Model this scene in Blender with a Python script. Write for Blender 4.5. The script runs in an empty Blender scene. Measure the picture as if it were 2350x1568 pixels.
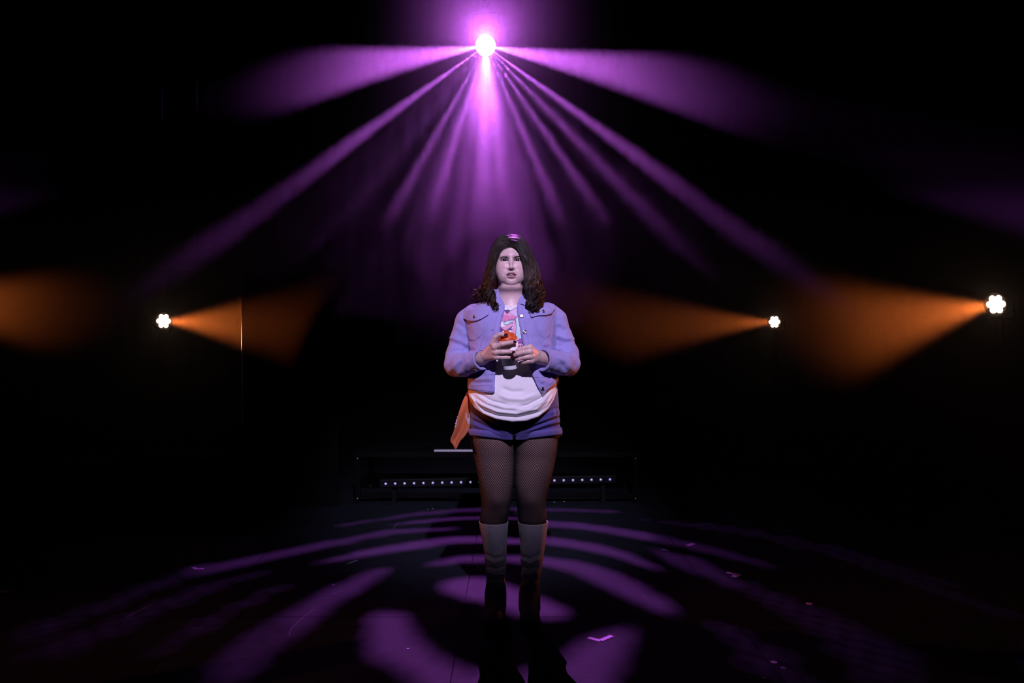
import bpy, bmesh, math, random
import numpy as np
from mathutils import Vector, Matrix, Quaternion
from mathutils.bvhtree import BVHTree
from mathutils.geometry import delaunay_2d_cdt

random.seed(4)
RNG = np.random.default_rng(7)
scene = bpy.context.scene
COL = scene.collection

# ------------------------------------------------------------------ camera
F_PX = 1828.0                      # 28 mm lens on a 36 mm wide frame of 2350 px
CAM = Vector((0.0, 0.0, 1.245))
cam_data = bpy.data.cameras.new('camera')
cam_data.sensor_fit = 'HORIZONTAL'
cam_data.sensor_width = 36.0
cam_data.lens = 36.0 * F_PX / 2350.0
cam_data.clip_start = 0.05
cam_data.clip_end = 60
cam = bpy.data.objects.new('camera', cam_data)
cam.location = CAM
cam.rotation_euler = (math.pi / 2, 0, 0)
COL.objects.link(cam)
scene.camera = cam

# ------------------------------------------------------------------ world, exposure
world = bpy.data.worlds.new('dark_theatre')
scene.world = world
world.use_nodes = True
world.node_tree.nodes['Background'].inputs[0].default_value = (0.5, 0.4, 0.8, 1)
world.node_tree.nodes['Background'].inputs[1].default_value = 0.0
scene.view_settings.view_transform = 'Standard'
scene.view_settings.look = 'None'
scene.view_settings.gamma = 1.0
scene.view_settings.use_curve_mapping = False
scene.view_settings.exposure = 0.0
scene.cycles.use_denoising = True
scene.cycles.adaptive_threshold = 0.03
scene.cycles.max_bounces = 4
scene.cycles.diffuse_bounces = 2
scene.cycles.glossy_bounces = 2
scene.cycles.transmission_bounces = 2
scene.cycles.volume_bounces = 0
scene.cycles.transparent_max_bounces = 12
scene.cycles.caustics_reflective = False
scene.cycles.caustics_refractive = False
scene.cycles.sample_clamp_indirect = 4.0

# ------------------------------------------------------------------ large lights
# follow spot from the front of house, high and a little to the right
def spot(name, loc, target, power, color, half_deg, blend, radius=0.05, parent=None):
    d = bpy.data.lights.new(name, 'SPOT')
    d.energy = power
    d.color = color
    d.spot_size = math.radians(half_deg * 2)
    d.spot_blend = blend
    d.shadow_soft_size = radius
    o = bpy.data.objects.new(name, d)
    o.location = loc
    o.rotation_euler = (Vector(target) - Vector(loc)).to_track_quat('-Z', 'Y').to_euler()
    COL.objects.link(o)
    if parent is not None:
        o.parent = parent
        o.matrix_parent_inverse = Matrix.Translation(parent.location).inverted()
    return o

KEY_LOC = (0.42, -1.0, 4.40)
spot('front_spotlight_lamp', KEY_LOC, (0.0, 3.52, 1.50), 1500, (0.745, 0.625, 1.0), 10.4, 0.95, 0.035)

HAZE_DENSITY = 0.07
PURPLE_POS = Vector((-0.232, 7.0, 3.845))
PURPLE_COL = (0.70, 0.135, 1.0)
PURPLE_POWER = 2300.0
HALO_POWER = 185.0
ORANGE_COL = (1.0, 0.19, 0.032)

# ------------------------------------------------------------------ helpers
def tag(o, label=None, cat=None, group=None, kind=None):
    if label: o['label'] = label
    if cat: o['category'] = cat
    if group: o['group'] = group
    if kind: o['kind'] = kind
    return o

def empty(name, loc=(0, 0, 0)):
    o = bpy.data.objects.new(name, None)
    o.location = loc
    o.empty_display_size = 0.05
    COL.objects.link(o)
    return o

def adopt(o, parent):
    """parent o keeping its world placement (no rotation or scale on the parent)"""
    if parent is not None:
        off = Vector((0, 0, 0)); p = parent
        while p is not None:
            off += p.location; p = p.parent
        o.location = Vector(o.location) - off
        o.parent = parent
    return o

def mesh_obj(name, verts, faces, mat, parent=None, smooth=True, mats=None, fmat=None):
    """verts in world coordinates"""
    me = bpy.data.meshes.new(name)
    verts = np.asarray(verts, dtype=float)
    base = (0, 0, 0)
    me.from_pydata(verts.tolist(), [], [list(map(int, f)) for f in faces])
    if mats:
        for m in mats: me.materials.append(m)
        me.polygons.foreach_set('material_index', np.asarray(fmat, dtype=np.int32))
    else:
        me.materials.append(mat)
    if smooth:
        me.polygons.foreach_set('use_smooth', [True] * len(me.polygons))
    me.update()
    o = bpy.data.objects.new(name, me)
    COL.objects.link(o)
    return adopt(o, parent)

class MB:
    """collects shapes and links them as ONE mesh object"""
    def __init__(self): self.v = []; self.f = []
    def add(self, v, f):
        n = len(self.v)
        self.v.extend([tuple(map(float, p)) for p in v])
        self.f.extend([[int(i) + n for i in q] for q in f])
        return self
    def box(self, c, s, rot=None, bevel=0.0):
        bm = bmesh.new()
        bmesh.ops.create_cube(bm, size=1.0)
        for v in bm.verts: v.co = Vector((v.co.x * s[0], v.co.y * s[1], v.co.z * s[2]))
        if bevel > 0:
            bmesh.ops.bevel(bm, geom=bm.edges[:], offset=bevel, segments=2, affect='EDGES', profile=0.6)
        bm.verts.index_update()
        R = rot if rot is not None else Matrix.Identity(3)
        v = [R @ p.co + Vector(c) for p in bm.verts]
        f = [[q.index for q in p.verts] for p in bm.faces]
        bm.free()
        return self.add(v, f)
    def tube(self, pts, radii, seg=8, cap=True):
        v, f = tube_geo(pts, radii, seg, cap)
        return self.add(v, f)
    def lathe(self, profile, origin, axis, seg=24):
        """profile: (r, h) pairs along the axis"""
        axis = Vector(axis).normalized()
        q = axis.to_track_quat('Z', 'Y').to_matrix()
        v = []; f = []
        for r, h in profile:
            for k in range(seg):
                a = 2 * math.pi * k / seg
                v.append(q @ Vector((r * math.cos(a), r * math.sin(a), h)) + Vector(origin))
        m = len(profile)
        for i in range(m - 1):
            for k in range(seg):
                f.append([i * seg + k, i * seg + (k + 1) % seg, (i + 1) * seg + (k + 1) % seg, (i + 1) * seg + k])
        if profile[0][0] > 1e-5: f.append(list(range(seg))[::-1])
        if profile[-1][0] > 1e-5: f.append([(m - 1) * seg + k for k in range(seg)])
        return self.add(v, f)
    def build(self, name, mat, parent=None, smooth=False):
        return mesh_obj(name, self.v, self.f, mat, parent, smooth)

def tube_geo(pts, radii, seg=8, cap=True, flat=1.0):
    P = np.asarray(pts, dtype=float)
    n = len(P)
    R = np.full(n, radii, dtype=float) if np.isscalar(radii) else np.asarray(radii, dtype=float)
    T = np.gradient(P, axis=0)
    T /= np.maximum(np.linalg.norm(T, axis=1, keepdims=True), 1e-9)
    up = np.array([0, 0, 1.0]) if abs(T[0, 2]) < 0.9 else np.array([1.0, 0, 0])
    N = np.cross(T[0], up); N /= np.linalg.norm(N)
    v = np.zeros((n, seg, 3))
    a = 2 * np.pi * np.arange(seg) / seg
    for i in range(n):
        N = N - T[i] * np.dot(N, T[i]); N /= max(np.linalg.norm(N), 1e-9)
        B = np.cross(T[i], N)
        v[i] = P[i] + R[i] * (np.cos(a)[:, None] * N + flat * np.sin(a)[:, None] * B)
    f = []
    for i in range(n - 1):
        for k in range(seg):
            k2 = (k + 1) % seg
            f.append([i * seg + k, i * seg + k2, (i + 1) * seg + k2, (i + 1) * seg + k])
    if cap:
        f.append(list(range(seg))[::-1]); f.append([(n - 1) * seg + k for k in range(seg)])
    return v.reshape(-1, 3), f

def spline(pts, n):
    """Catmull-Rom through pts (any dimension), n samples"""
    P = np.asarray(pts, dtype=float)
    m = len(P)
    if m == 2:
        t = np.linspace(0, 1, n)[:, None]
        return P[0] * (1 - t) + P[1] * t
    Q = np.vstack([2 * P[0] - P[1], P, 2 * P[-1] - P[-2]])
    out = []
    for u in np.linspace(0, m - 1 - 1e-9, n):
        i = int(u); t = u - i
        p0, p1, p2, p3 = Q[i], Q[i + 1], Q[i + 2], Q[i + 3]
        out.append(0.5 * ((2 * p1) + (-p0 + p2) * t + (2 * p0 - 5 * p1 + 4 * p2 - p3) * t * t + (-p0 + 3 * p1 - 3 * p2 + p3) * t ** 3))
    return np.array(out)

def px(x, y, Y):
    """a point that stands at distance Y, found from where it shows in the photograph"""
    return Vector(((x - 1175.0) / F_PX * Y, Y, CAM.z - (y - 784.0) / F_PX * Y))

# ------------------------------------------------------------------ materials
MATS = {}
def mat(name, color, rough=0.7, metal=0.0, spec=0.5, bump=0.0, bscale=60.0, var=0.0, vscale=12.0, sheen=0.0, emis=None, estr=0.0, stretch=None, coat=0.0):
    m = bpy.data.materials.new(name)
    m.use_nodes = True
    nt = m.node_tree
    b = nt.nodes['Principled BSDF']
    b.inputs['Base Color'].default_value = (*color, 1)
    b.inputs['Roughness'].default_value = rough
    b.inputs['Metallic'].default_value = metal
    b.inputs['Specular IOR Level'].default_value = spec
    if sheen: b.inputs['Sheen Weight'].default_value = sheen
    if coat: b.inputs['Coat Weight'].default_value = coat
    if emis is not None:
        b.inputs['Emission Color'].default_value = (*emis, 1)
        b.inputs['Emission Strength'].default_value = estr
    if bump or var:
        tc = nt.nodes.new('ShaderNodeTexCoord')
        mp = nt.nodes.new('ShaderNodeMapping')
        nt.links.new(tc.outputs['Object'], mp.inputs['Vector'])
        if stretch: mp.inputs['Scale'].default_value = stretch
    if var:
        nz = nt.nodes.new('ShaderNodeTexNoise')
        nz.inputs['Scale'].default_value = vscale
        nz.inputs['Detail'].default_value = 5
        nt.links.new(mp.outputs[0], nz.inputs['Vector'])
        rp = nt.nodes.new('ShaderNodeMapRange')
        rp.inputs['From Min'].default_value = 0.3; rp.inputs['From Max'].default_value = 0.7
        rp.inputs['To Min'].default_value = 1 - var; rp.inputs['To Max'].default_value = 1 + var
        nt.links.new(nz.outputs['Fac'], rp.inputs['Value'])
        mx = nt.nodes.new('ShaderNodeVectorMath'); mx.operation = 'SCALE'
        mx.inputs[0].default_value = color
        nt.links.new(rp.outputs[0], mx.inputs['Scale'])
        nt.links.new(mx.outputs[0], b.inputs['Base Color'])
    if bump:
        n2 = nt.nodes.new('ShaderNodeTexNoise')
        n2.inputs['Scale'].default_value = bscale
        n2.inputs['Detail'].default_value = 4
        nt.links.new(mp.outputs[0], n2.inputs['Vector'])
        bp = nt.nodes.new('ShaderNodeBump')
        bp.inputs['Strength'].default_value = bump
        bp.inputs['Distance'].default_value = 0.004
        nt.links.new(n2.outputs['Fac'], bp.inputs['Height'])
        nt.links.new(bp.outputs[0], b.inputs['Normal'])
    MATS[name] = m
    return m

mat('black_drape', (0.004, 0.0035, 0.004), 0.95, spec=0.1, var=0.2, vscale=3)
mat('black_metal', (0.004, 0.004, 0.0045), 0.6, spec=0.15)
mat('black_wood', (0.0045, 0.004, 0.004), 0.7, spec=0.05, var=0.3, vscale=9)
mat('steel', (0.45, 0.45, 0.48), 0.3, metal=1.0)
mat('pale_strip', (0.62, 0.64, 0.68), 0.5)
mat('spike_tape', (0.72, 0.62, 0.80), 0.6)
mat('faded_tape', (0.20, 0.16, 0.24), 0.7)

def floor_material():
    m = bpy.data.materials.new('painted_floor'); m.use_nodes = True
    nt = m.node_tree; b = nt.nodes['Principled BSDF']
    tc = nt.nodes.new('ShaderNodeTexCoord')
    def noise(scale, detail, sc=(1, 1, 1), rot=0.0):
        mp = nt.nodes.new('ShaderNodeMapping'); mp.inputs['Scale'].default_value = sc
        mp.inputs['Rotation'].default_value = (0, 0, rot)
        nt.links.new(tc.outputs['Object'], mp.inputs['Vector'])
        n = nt.nodes.new('ShaderNodeTexNoise'); n.inputs['Scale'].default_value = scale; n.inputs['Detail'].default_value = detail
        nt.links.new(mp.outputs[0], n.inputs['Vector'])
        return n.outputs['Fac']
    def ramp(src, a, bb, ta, tb):
        r = nt.nodes.new('ShaderNodeMapRange')
        r.inputs['From Min'].default_value = a; r.inputs['From Max'].default_value = bb
        r.inputs['To Min'].default_value = ta; r.inputs['To Max'].default_value = tb
        nt.links.new(src, r.inputs['Value']); return r.outputs[0]
    def add(a, bb):
        n = nt.nodes.new('ShaderNodeMath'); n.operation = 'ADD'
        nt.links.new(a, n.inputs[0]); nt.links.new(bb, n.inputs[1]); return n.outputs[0]
    base = ramp(noise(2.2, 6), 0.3, 0.7, 0.0125, 0.019)
    grain = ramp(noise(26, 5, (0.25, 1.6, 1)), 0.35, 0.7, -0.003, 0.005)
    scuff = ramp(noise(9, 8, (0.35, 2.4, 1), 0.5), 0.66, 0.74, 0.0, 0.03)
    scuff2 = ramp(noise(7, 9, (2.6, 0.3, 1), -0.35), 0.68, 0.75, 0.0, 0.03)
    fleck = ramp(noise(34, 2), 0.735, 0.76, 0.0, 0.16)
    v = add(add(add(base, grain), add(scuff, scuff2)), fleck)
    sc = nt.nodes.new('ShaderNodeVectorMath'); sc.operation = 'SCALE'
    sc.inputs[0].default_value = (0.66, 0.92, 1.26)
    nt.links.new(v, sc.inputs['Scale'])
    nt.links.new(sc.outputs[0], b.inputs['Base Color'])
    b.inputs['Roughness'].default_value = 0.72
    b.inputs['Specular IOR Level'].default_value = 0.18
    bp = nt.nodes.new('ShaderNodeBump'); bp.inputs['Strength'].default_value = 0.25; bp.inputs['Distance'].default_value = 0.004
    nt.links.new(noise(60, 6, (0.4, 1.4, 1)), bp.inputs['Height'])
    nt.links.new(bp.outputs[0], b.inputs['Normal'])
    return m
MATS['floor'] = floor_material()
mat('floor_underlay', (0.006, 0.006, 0.007), 0.9)

# ------------------------------------------------------------------ the room
def struct(name, mb, m): return tag(mb.build(name, MATS[m]), kind='structure')

RX, Y0, Y1, RH = 4.9, -4.0, 9.8, 6.4
tag(fl := MB().box((0, (Y0 + Y1) / 2, -0.075), (2 * RX, Y1 - Y0, 0.13)).build('floor', MATS['floor_underlay']), kind='structure')
# hardboard stage sheets, 1.22 x 2.44 m, butted with a hair of a joint
sheet_cache = {}
def sheet(x0, x1, y0, y1):
    key = (round(x1 - x0, 3), round(y1 - y0, 3))
    if key not in sheet_cache:
        mb = MB().box((0, 0, -0.005), (key[0] - 0.003, key[1] - 0.003, 0.010), bevel=0.0012)
        o = mb.build('stage_sheet', MATS['floor'], fl)
        sheet_cache[key] = o.data
    else:
        o = bpy.data.objects.new('stage_sheet', sheet_cache[key]); COL.objects.link(o); o.parent = fl
    o.location = ((x0 + x1) / 2, (y0 + y1) / 2, 0.0)
xs = [-0.225 + 1.22 * k for k in range(-4, 6)]
xs = [-RX] + [x for x in xs if -RX + 0.05 < x < RX - 0.05] + [RX]
for i in range(len(xs) - 1):
    ys = [3.60 + 2.44 * k for k in range(-4, 4)]
    ys = [Y0] + [y for y in ys if Y0 + 0.05 < y < Y1 - 0.05] + [Y1]
    for j in range(len(ys) - 1):
        sheet(xs[i], xs[i + 1], ys[j], ys[j + 1])

def pleated(name, a, b, z0, z1, n, amp, m):
    """a hung, pleated cloth between two floor points"""
    a = Vector((*a, 0)); b = Vector((*b, 0)); d = (b - a); L = d.length; d.normalize(); nrm = Vector((-d.y, d.x, 0))
    v = []; f = []
    cols = n * 6
    for k in range(cols + 1):
        t = k / cols
        p = a + d * (L * t) + nrm * (amp * math.sin(2 * math.pi * n * t) + 0.4 * amp * math.sin(2 * math.pi * n * 0.37 * t + 1.3))
        v += [(p.x, p.y, z0), (p.x, p.y, z1)]
    m2 = len(v)
    v += [(x - nrm.x * 0.02, y - nrm.y * 0.02, z) for x, y, z in v]
    for k in range(cols):
        f.append([2 * k, 2 * k + 2, 2 * k + 3, 2 * k + 1])
        f.append([m2 + 2 * k + 1, m2 + 2 * k + 3, m2 + 2 * k + 2, m2 + 2 * k])
    return mesh_obj(name, v, f, MATS[m])
struct('wall_back', MB().box((0, Y1 + 0.05, RH / 2), (2 * RX, 0.1, RH)), 'black_drape')
struct('wall_left', MB().box((-RX - 0.05, (Y0 + Y1) / 2, RH / 2), (0.1, Y1 - Y0, RH)), 'black_drape')
struct('wall_right', MB().box((RX + 0.05, (Y0 + Y1) / 2, RH / 2), (0.1, Y1 - Y0, RH)), 'black_drape')
struct('wall_front', MB().box((0, Y0 - 0.05, RH / 2), (2 * RX, 0.1, RH)), 'black_drape')
struct('ceiling', MB().box((0, (Y0 + Y1) / 2, RH + 0.05), (2 * RX, Y1 - Y0, 0.1)), 'black_drape')
tag(pleated('stage_curtain', (-4.7, 9.45), (4.7, 9.45), 0.02, 5.6, 42, 0.045, 'black_drape'),
    'black pleated stage curtain hanging across the back of the stage', 'curtain')
# ------------------------------------------------------------------ purple effect light with its cut pattern
def emission_mat(name, color, strength, see_through=False):
    m = bpy.data.materials.new(name); m.use_nodes = True
    nt = m.node_tree; nt.nodes.clear()
    out = nt.nodes.new('ShaderNodeOutputMaterial')
    e = nt.nodes.new('ShaderNodeEmission')
    e.inputs[0].default_value = (*color, 1); e.inputs[1].default_value = strength
    if see_through:
        t = nt.nodes.new('ShaderNodeBsdfTransparent'); a = nt.nodes.new('ShaderNodeAddShader')
        nt.links.new(t.outputs[0], a.inputs[0]); nt.links.new(e.outputs[0], a.inputs[1])
        nt.links.new(a.outputs[0], out.inputs['Surface'])
    else:
        nt.links.new(e.outputs[0], out.inputs['Surface'])
    return m

# bright figures that the cut metal throws on the floor: outlines + openness (pixels of floor points)
FIGS = [
 (1.0, [(1012,1345),(1030,1333),(1060,1327),(1110,1326),(1170,1346),(1240,1373),(1290,1396),(1303,1408),(1290,1417),(1240,1418),(1200,1412),(1165,1398),(1110,1380),(1060,1372),(1028,1360)]),
 (.72, [(960,1302),(1000,1289),(1050,1279),(1100,1274),(1200,1277),(1260,1281),(1300,1285),(1360,1297),(1420,1318),(1480,1347),(1530,1383),(1553,1415),(1530,1410),(1480,1390),(1420,1362),(1360,1333),(1310,1313),(1260,1300),(1200,1291),(1100,1289),(1060,1290),(1010,1297)]),
 (.8, [(725,1293),(790,1277),(830,1264),(900,1252),(970,1240),(1050,1232),(1100,1232),(1180,1237),(1250,1232),(1300,1238),(1380,1252),(1440,1270),(1490,1295),(1515,1310),(1480,1300),(1430,1282),(1380,1270),(1300,1255),(1250,1249),(1180,1249),(1100,1246),(1050,1246),(1000,1253),(940,1262),(870,1272),(800,1282)]),
 (.5, [(800,1235),(690,1253),(560,1283),(440,1302),(440,1325),(560,1298),(690,1270),(800,1248),(840,1238),(900,1226),(960,1222),(1045,1216),(1045,1211),(960,1213),(880,1217)]),
 (.15, [(440,1302),(330,1342),(200,1392),(60,1442),(60,1475),(200,1422),(330,1364),(440,1325)]),
 (.6, [(885,1207),(950,1196),(1030,1188),(1100,1186),(1200,1188),(1200,1193),(1100,1191),(1040,1194),(960,1201)]),
 (.4, [(780,1203),(880,1190),(960,1175),(1050,1168),(1150,1165),(1300,1167),(1420,1173),(1420,1178),(1300,1174),(1150,1172),(1050,1176),(960,1184),(880,1194),(780,1208)]),
 (.7, [(1250,1196),(1330,1200),(1420,1213),(1500,1226),(1500,1242),(1420,1228),(1330,1214),(1250,1209)]),
 (.28, [(1500,1226),(1580,1243),(1680,1270),(1780,1300),(1780,1306),(1680,1283),(1580,1258),(1500,1242)]),
 (.08, [(1480,1191),(1600,1200),(1750,1218),(1900,1250),(2050,1295),(2200,1355),(2350,1420),(2350,1450),(2200,1385),(2050,1325),(1900,1278),(1750,1238),(1600,1212),(1480,1198)]),
 (.32, [(1480,1255),(1540,1270),(1600,1280),(1640,1300),(1690,1330),(1690,1350),(1620,1325),(1560,1300),(1500,1268)]),
 (.10, [(1690,1330),(1760,1355),(1850,1385),(1950,1430),(2060,1490),(2150,1568),(2000,1568),(1900,1480),(1830,1425),(1750,1385),(1690,1350)]),
 (.10, [(1630,1435),(1690,1437),(1740,1465),(1800,1500),(1860,1568),(1720,1568),(1690,1500),(1650,1460)]),
 (.55, [(885,1303),(850,1310),(800,1332),(760,1350),(700,1385),(650,1414),(690,1452),(740,1410),(770,1385),(820,1362),(860,1335),(885,1312)]),
 (.3, [(650,1414),(590,1445),(530,1480),(480,1568),(560,1568),(620,1500),(690,1452)]),
 (.8, [(862,1405),(890,1402),(930,1418),(942,1440),(950,1465),(975,1490),(1020,1520),(1080,1545),(1180,1555),(1290,1520),(1340,1475),(1400,1450),(1447,1442),(1450,1460),(1420,1520),(1400,1568),(1380,1640),(1200,1680),(1000,1620),(960,1570),(930,1545),(880,1515),(850,1495),(845,1450),(850,1415)]),
 (.10, [(60,1500),(200,1440),(330,1400),(430,1350),(530,1325),(600,1310),(640,1305),(560,1330),(480,1360),(380,1400),(280,1450),(150,1510)]),
 (.13, [(330,1520),(420,1450),(520,1400),(600,1360),(680,1330),(640,1355),(560,1395),(480,1440),(400,1490),(350,1550)]),
]
# further figures beside and before the picture: (swing from straight down, lean from the line of sight, half widths, openness)
SIDE_FIGS = [(-80.5, 56, 8.0, 27, .85), (80.5, 56, 7.5, 27, .8), (-55.5, 32, 2.2, 5.5, 1.), (56, 32, 2.0, 5.5, 1.), (-40, 30, 3.0, 6, .22), (46, 30, 2.2, 6, .5),
             (-30.5, 26, 1.7, 6, 1.), (36.5, 26, 1.6, 6, .9), (-19, 22, 2.1, 5, 1.), (25, 24, 1.7, 5, 1.), (-1, 20, 4.0, 5, 1.), (7, 20, 3.0, 5, .8), (-1, 11.2, 15, 3.0, 1.),
             (-14, 22, 15, 6, .16), (15, 22, 15, 6, .16), (-42, 30, 12, 6, .07), (44, 30, 10, 6, .07)]

def inside(poly, X, Y):
    r = np.zeros(X.shape, bool)
    n = len(poly)
    for i in range(n):
        x1, y1 = poly[i]; x2, y2 = poly[(i + 1) % n]
        if y1 == y2: continue
        c = ((y1 > Y) != (y2 > Y)) & (X < (x2 - x1) * (Y - y1) / (y2 - y1) + x1)
        r ^= c
    return r

def gobo_mesh(P, R=0.07, step=0.30):
    axis = (Vector((0.05, 3.3, 0)) - P).normalized()
    ex = axis.cross(Vector((0, 0, 1))).normalized(); ey = ex.cross(axis)
    n = int(212 / step)
    a = (np.arange(n) + 0.5) * step - 106
    A, B = np.meshgrid(a, a, indexing='ij')
    def direction(A, B):
        th = np.radians(np.hypot(A, B)); ph = np.arctan2(B, A)
        return (np.cos(th)[..., None] * np.array(axis) + (np.sin(th) * np.cos(ph))[..., None] * np.array(ex) + (np.sin(th) * np.sin(ph))[..., None] * np.array(ey))
    D = direction(A, B)
    t = -P.z / np.minimum(D[..., 2], -1e-4)
    FX = P.x + t * D[..., 0]; FY = P.y + t * D[..., 1]
    ok = (D[..., 2] < -0.02) & (FY > 0.8)
    fy = np.where(ok, FY, 1.0)
    U = 1175 + F_PX * FX / fy; V = 784 + F_PX * CAM.z / fy
    T = np.zeros(A.shape)
    for o, poly in FIGS:
        T = np.maximum(T, o * (inside(poly, U, V) & ok))
    infra = ok & (U > -60) & (U < 2410) & (V > 1140) & (V < 1600)
    c = (CAM - P).normalized()
    es = c.cross(Vector((0, 0, 1))).normalized() * -1      # to the picture's left
    ed = c.cross(es).normalized()
    if ed.z > 0: ed = -ed
    dc = D @ np.array(c); ds = D @ np.array(es); dd = D @ np.array(ed)
    if es.x > 0: ds = -ds
    swing = np.degrees(np.arctan2(-ds, dd)); lean = np.degrees(np.arccos(np.clip(dc, -1, 1)))
    S = np.zeros(A.shape)
    for s0, l0, ws, wl, o in SIDE_FIGS:
        q = ((swing - s0) / ws) ** 2 + ((lean - l0) / wl) ** 2
        S = np.maximum(S, o * np.clip(1.6 - 1.1 * q, 0, 1))
    T = np.where(infra, T, np.maximum(T, S))
    bay = np.array([[0, 8, 2, 10], [12, 4, 14, 6], [3, 11, 1, 9], [15, 7, 13, 5]])
    thr = (np.tile(bay, (n // 4 + 1, n // 4 + 1))[:n, :n] + 0.5) / 16
    closed = (T <= thr) & (np.hypot(A, B) < 106)
    e = np.arange(n + 1) * step - 106
    EA, EB = np.meshgrid(e, e, indexing='ij')
    V3 = np.array(P) + R * direction(EA, EB)
    idx = np.arange((n + 1) * (n + 1)).reshape(n + 1, n + 1)
    ii, jj = np.nonzero(closed)
    faces = np.stack([idx[ii, jj], idx[ii + 1, jj], idx[ii + 1, jj + 1], idx[ii, jj + 1]], 1)
    used, inv = np.unique(faces, return_inverse=True)
    return V3.reshape(-1, 3)[used], inv.reshape(-1, 4)

fx = empty('effect_light', PURPLE_POS)
tag(fx, 'glaring violet effect light hung high above the stage centre', 'stage light')
gv, gf = gobo_mesh(PURPLE_POS)
me = bpy.data.meshes.new('pattern_dome')
me.vertices.add(len(gv)); me.vertices.foreach_set('co', (gv - np.array(PURPLE_POS)).ravel())
me.loops.add(gf.size); me.loops.foreach_set('vertex_index', gf.ravel().astype(np.int32))
me.polygons.add(len(gf)); me.polygons.foreach_set('loop_start', np.arange(0, gf.size, 4, dtype=np.int32))
me.update(calc_edges=True)
me.materials.append(MATS['black_metal'])
o = bpy.data.objects.new('pattern_dome', me); COL.objects.link(o); o.parent = fx
o['label'] = 'perforated black dome around the lamp'
lens_mat = emission_mat('violet_lens_glow', (0.85, 0.50, 1.0), 7.0, True)
ax = (Vector((0.05, 3.3, 0)) - PURPLE_POS).normalized()
mb = MB()
mb.lathe([(0.088 * math.sin(t), 0.088 * math.cos(t)) for t in np.linspace(1e-4, math.pi * 0.56, 12)], PURPLE_POS, ax, 32)
o = mb.build('lens', lens_mat, fx, True); o['label'] = 'blinding white-violet lens dome'
mb = MB()
mb.lathe([(0.098, -0.02), (0.105, -0.03), (0.105, -0.20), (0.085, -0.24), (0.02, -0.25)], PURPLE_POS, ax, 28)
mb.build('housing', MATS['black_metal'], fx, True)
side = ax.cross(Vector((0, 0, 1))).normalized()
top = PURPLE_POS - ax * 0.11 + Vector((0, 0, 0.26))
mb = MB()
for s in (-1, 1):
    a0 = PURPLE_POS - ax * 0.11 + side * (0.118 * s)
    mb.tube([a0, a0 + Vector((0, 0, 0.24))], 0.006, 6)
mb.tube([top - side * 0.125 - Vector((0, 0, 0.02)), top + side * 0.125 - Vector((0, 0, 0.02))], 0.006, 6)
mb.build('yoke', MATS['black_metal'], fx, True)
BARZ = top.z + 0.10
MB().box((top.x, top.y, BARZ - 0.036), (0.05, 0.07, 0.06), bevel=0.008).build('clamp', MATS['black_metal'], fx)
lamp = bpy.data.lights.new('effect_lamp', 'POINT')
lamp.energy = PURPLE_POWER; lamp.color = PURPLE_COL; lamp.shadow_soft_size = 0.00085
o = bpy.data.objects.new('effect_lamp', lamp); o.location = PURPLE_POS; COL.objects.link(o); adopt(o, fx)
lamp = bpy.data.lights.new('halo_lamp', 'SPOT'); lamp.spot_size = math.radians(104); lamp.spot_blend = 1.0  # added lamp before the lens, makes the halo in the haze
lamp.energy = HALO_POWER; lamp.color = PURPLE_COL; lamp.shadow_soft_size = 0.03
o = bpy.data.objects.new('halo_lamp', lamp); o.location = PURPLE_POS + Vector((0, -0.135, 0.0)); o.rotation_euler = Vector((0, -1, 0.10)).to_track_quat('-Z', 'Y').to_euler(); COL.objects.link(o); adopt(o, fx)

bar = MB(); bar.tube([(-4.6, top.y, BARZ + 0.02), (4.6, top.y, BARZ + 0.02)], 0.024, 12)
tag(bar.build('lighting_bar', MATS['black_metal'], None, True), 'black overhead lighting pipe that carries the violet light', 'lighting bar')

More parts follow.
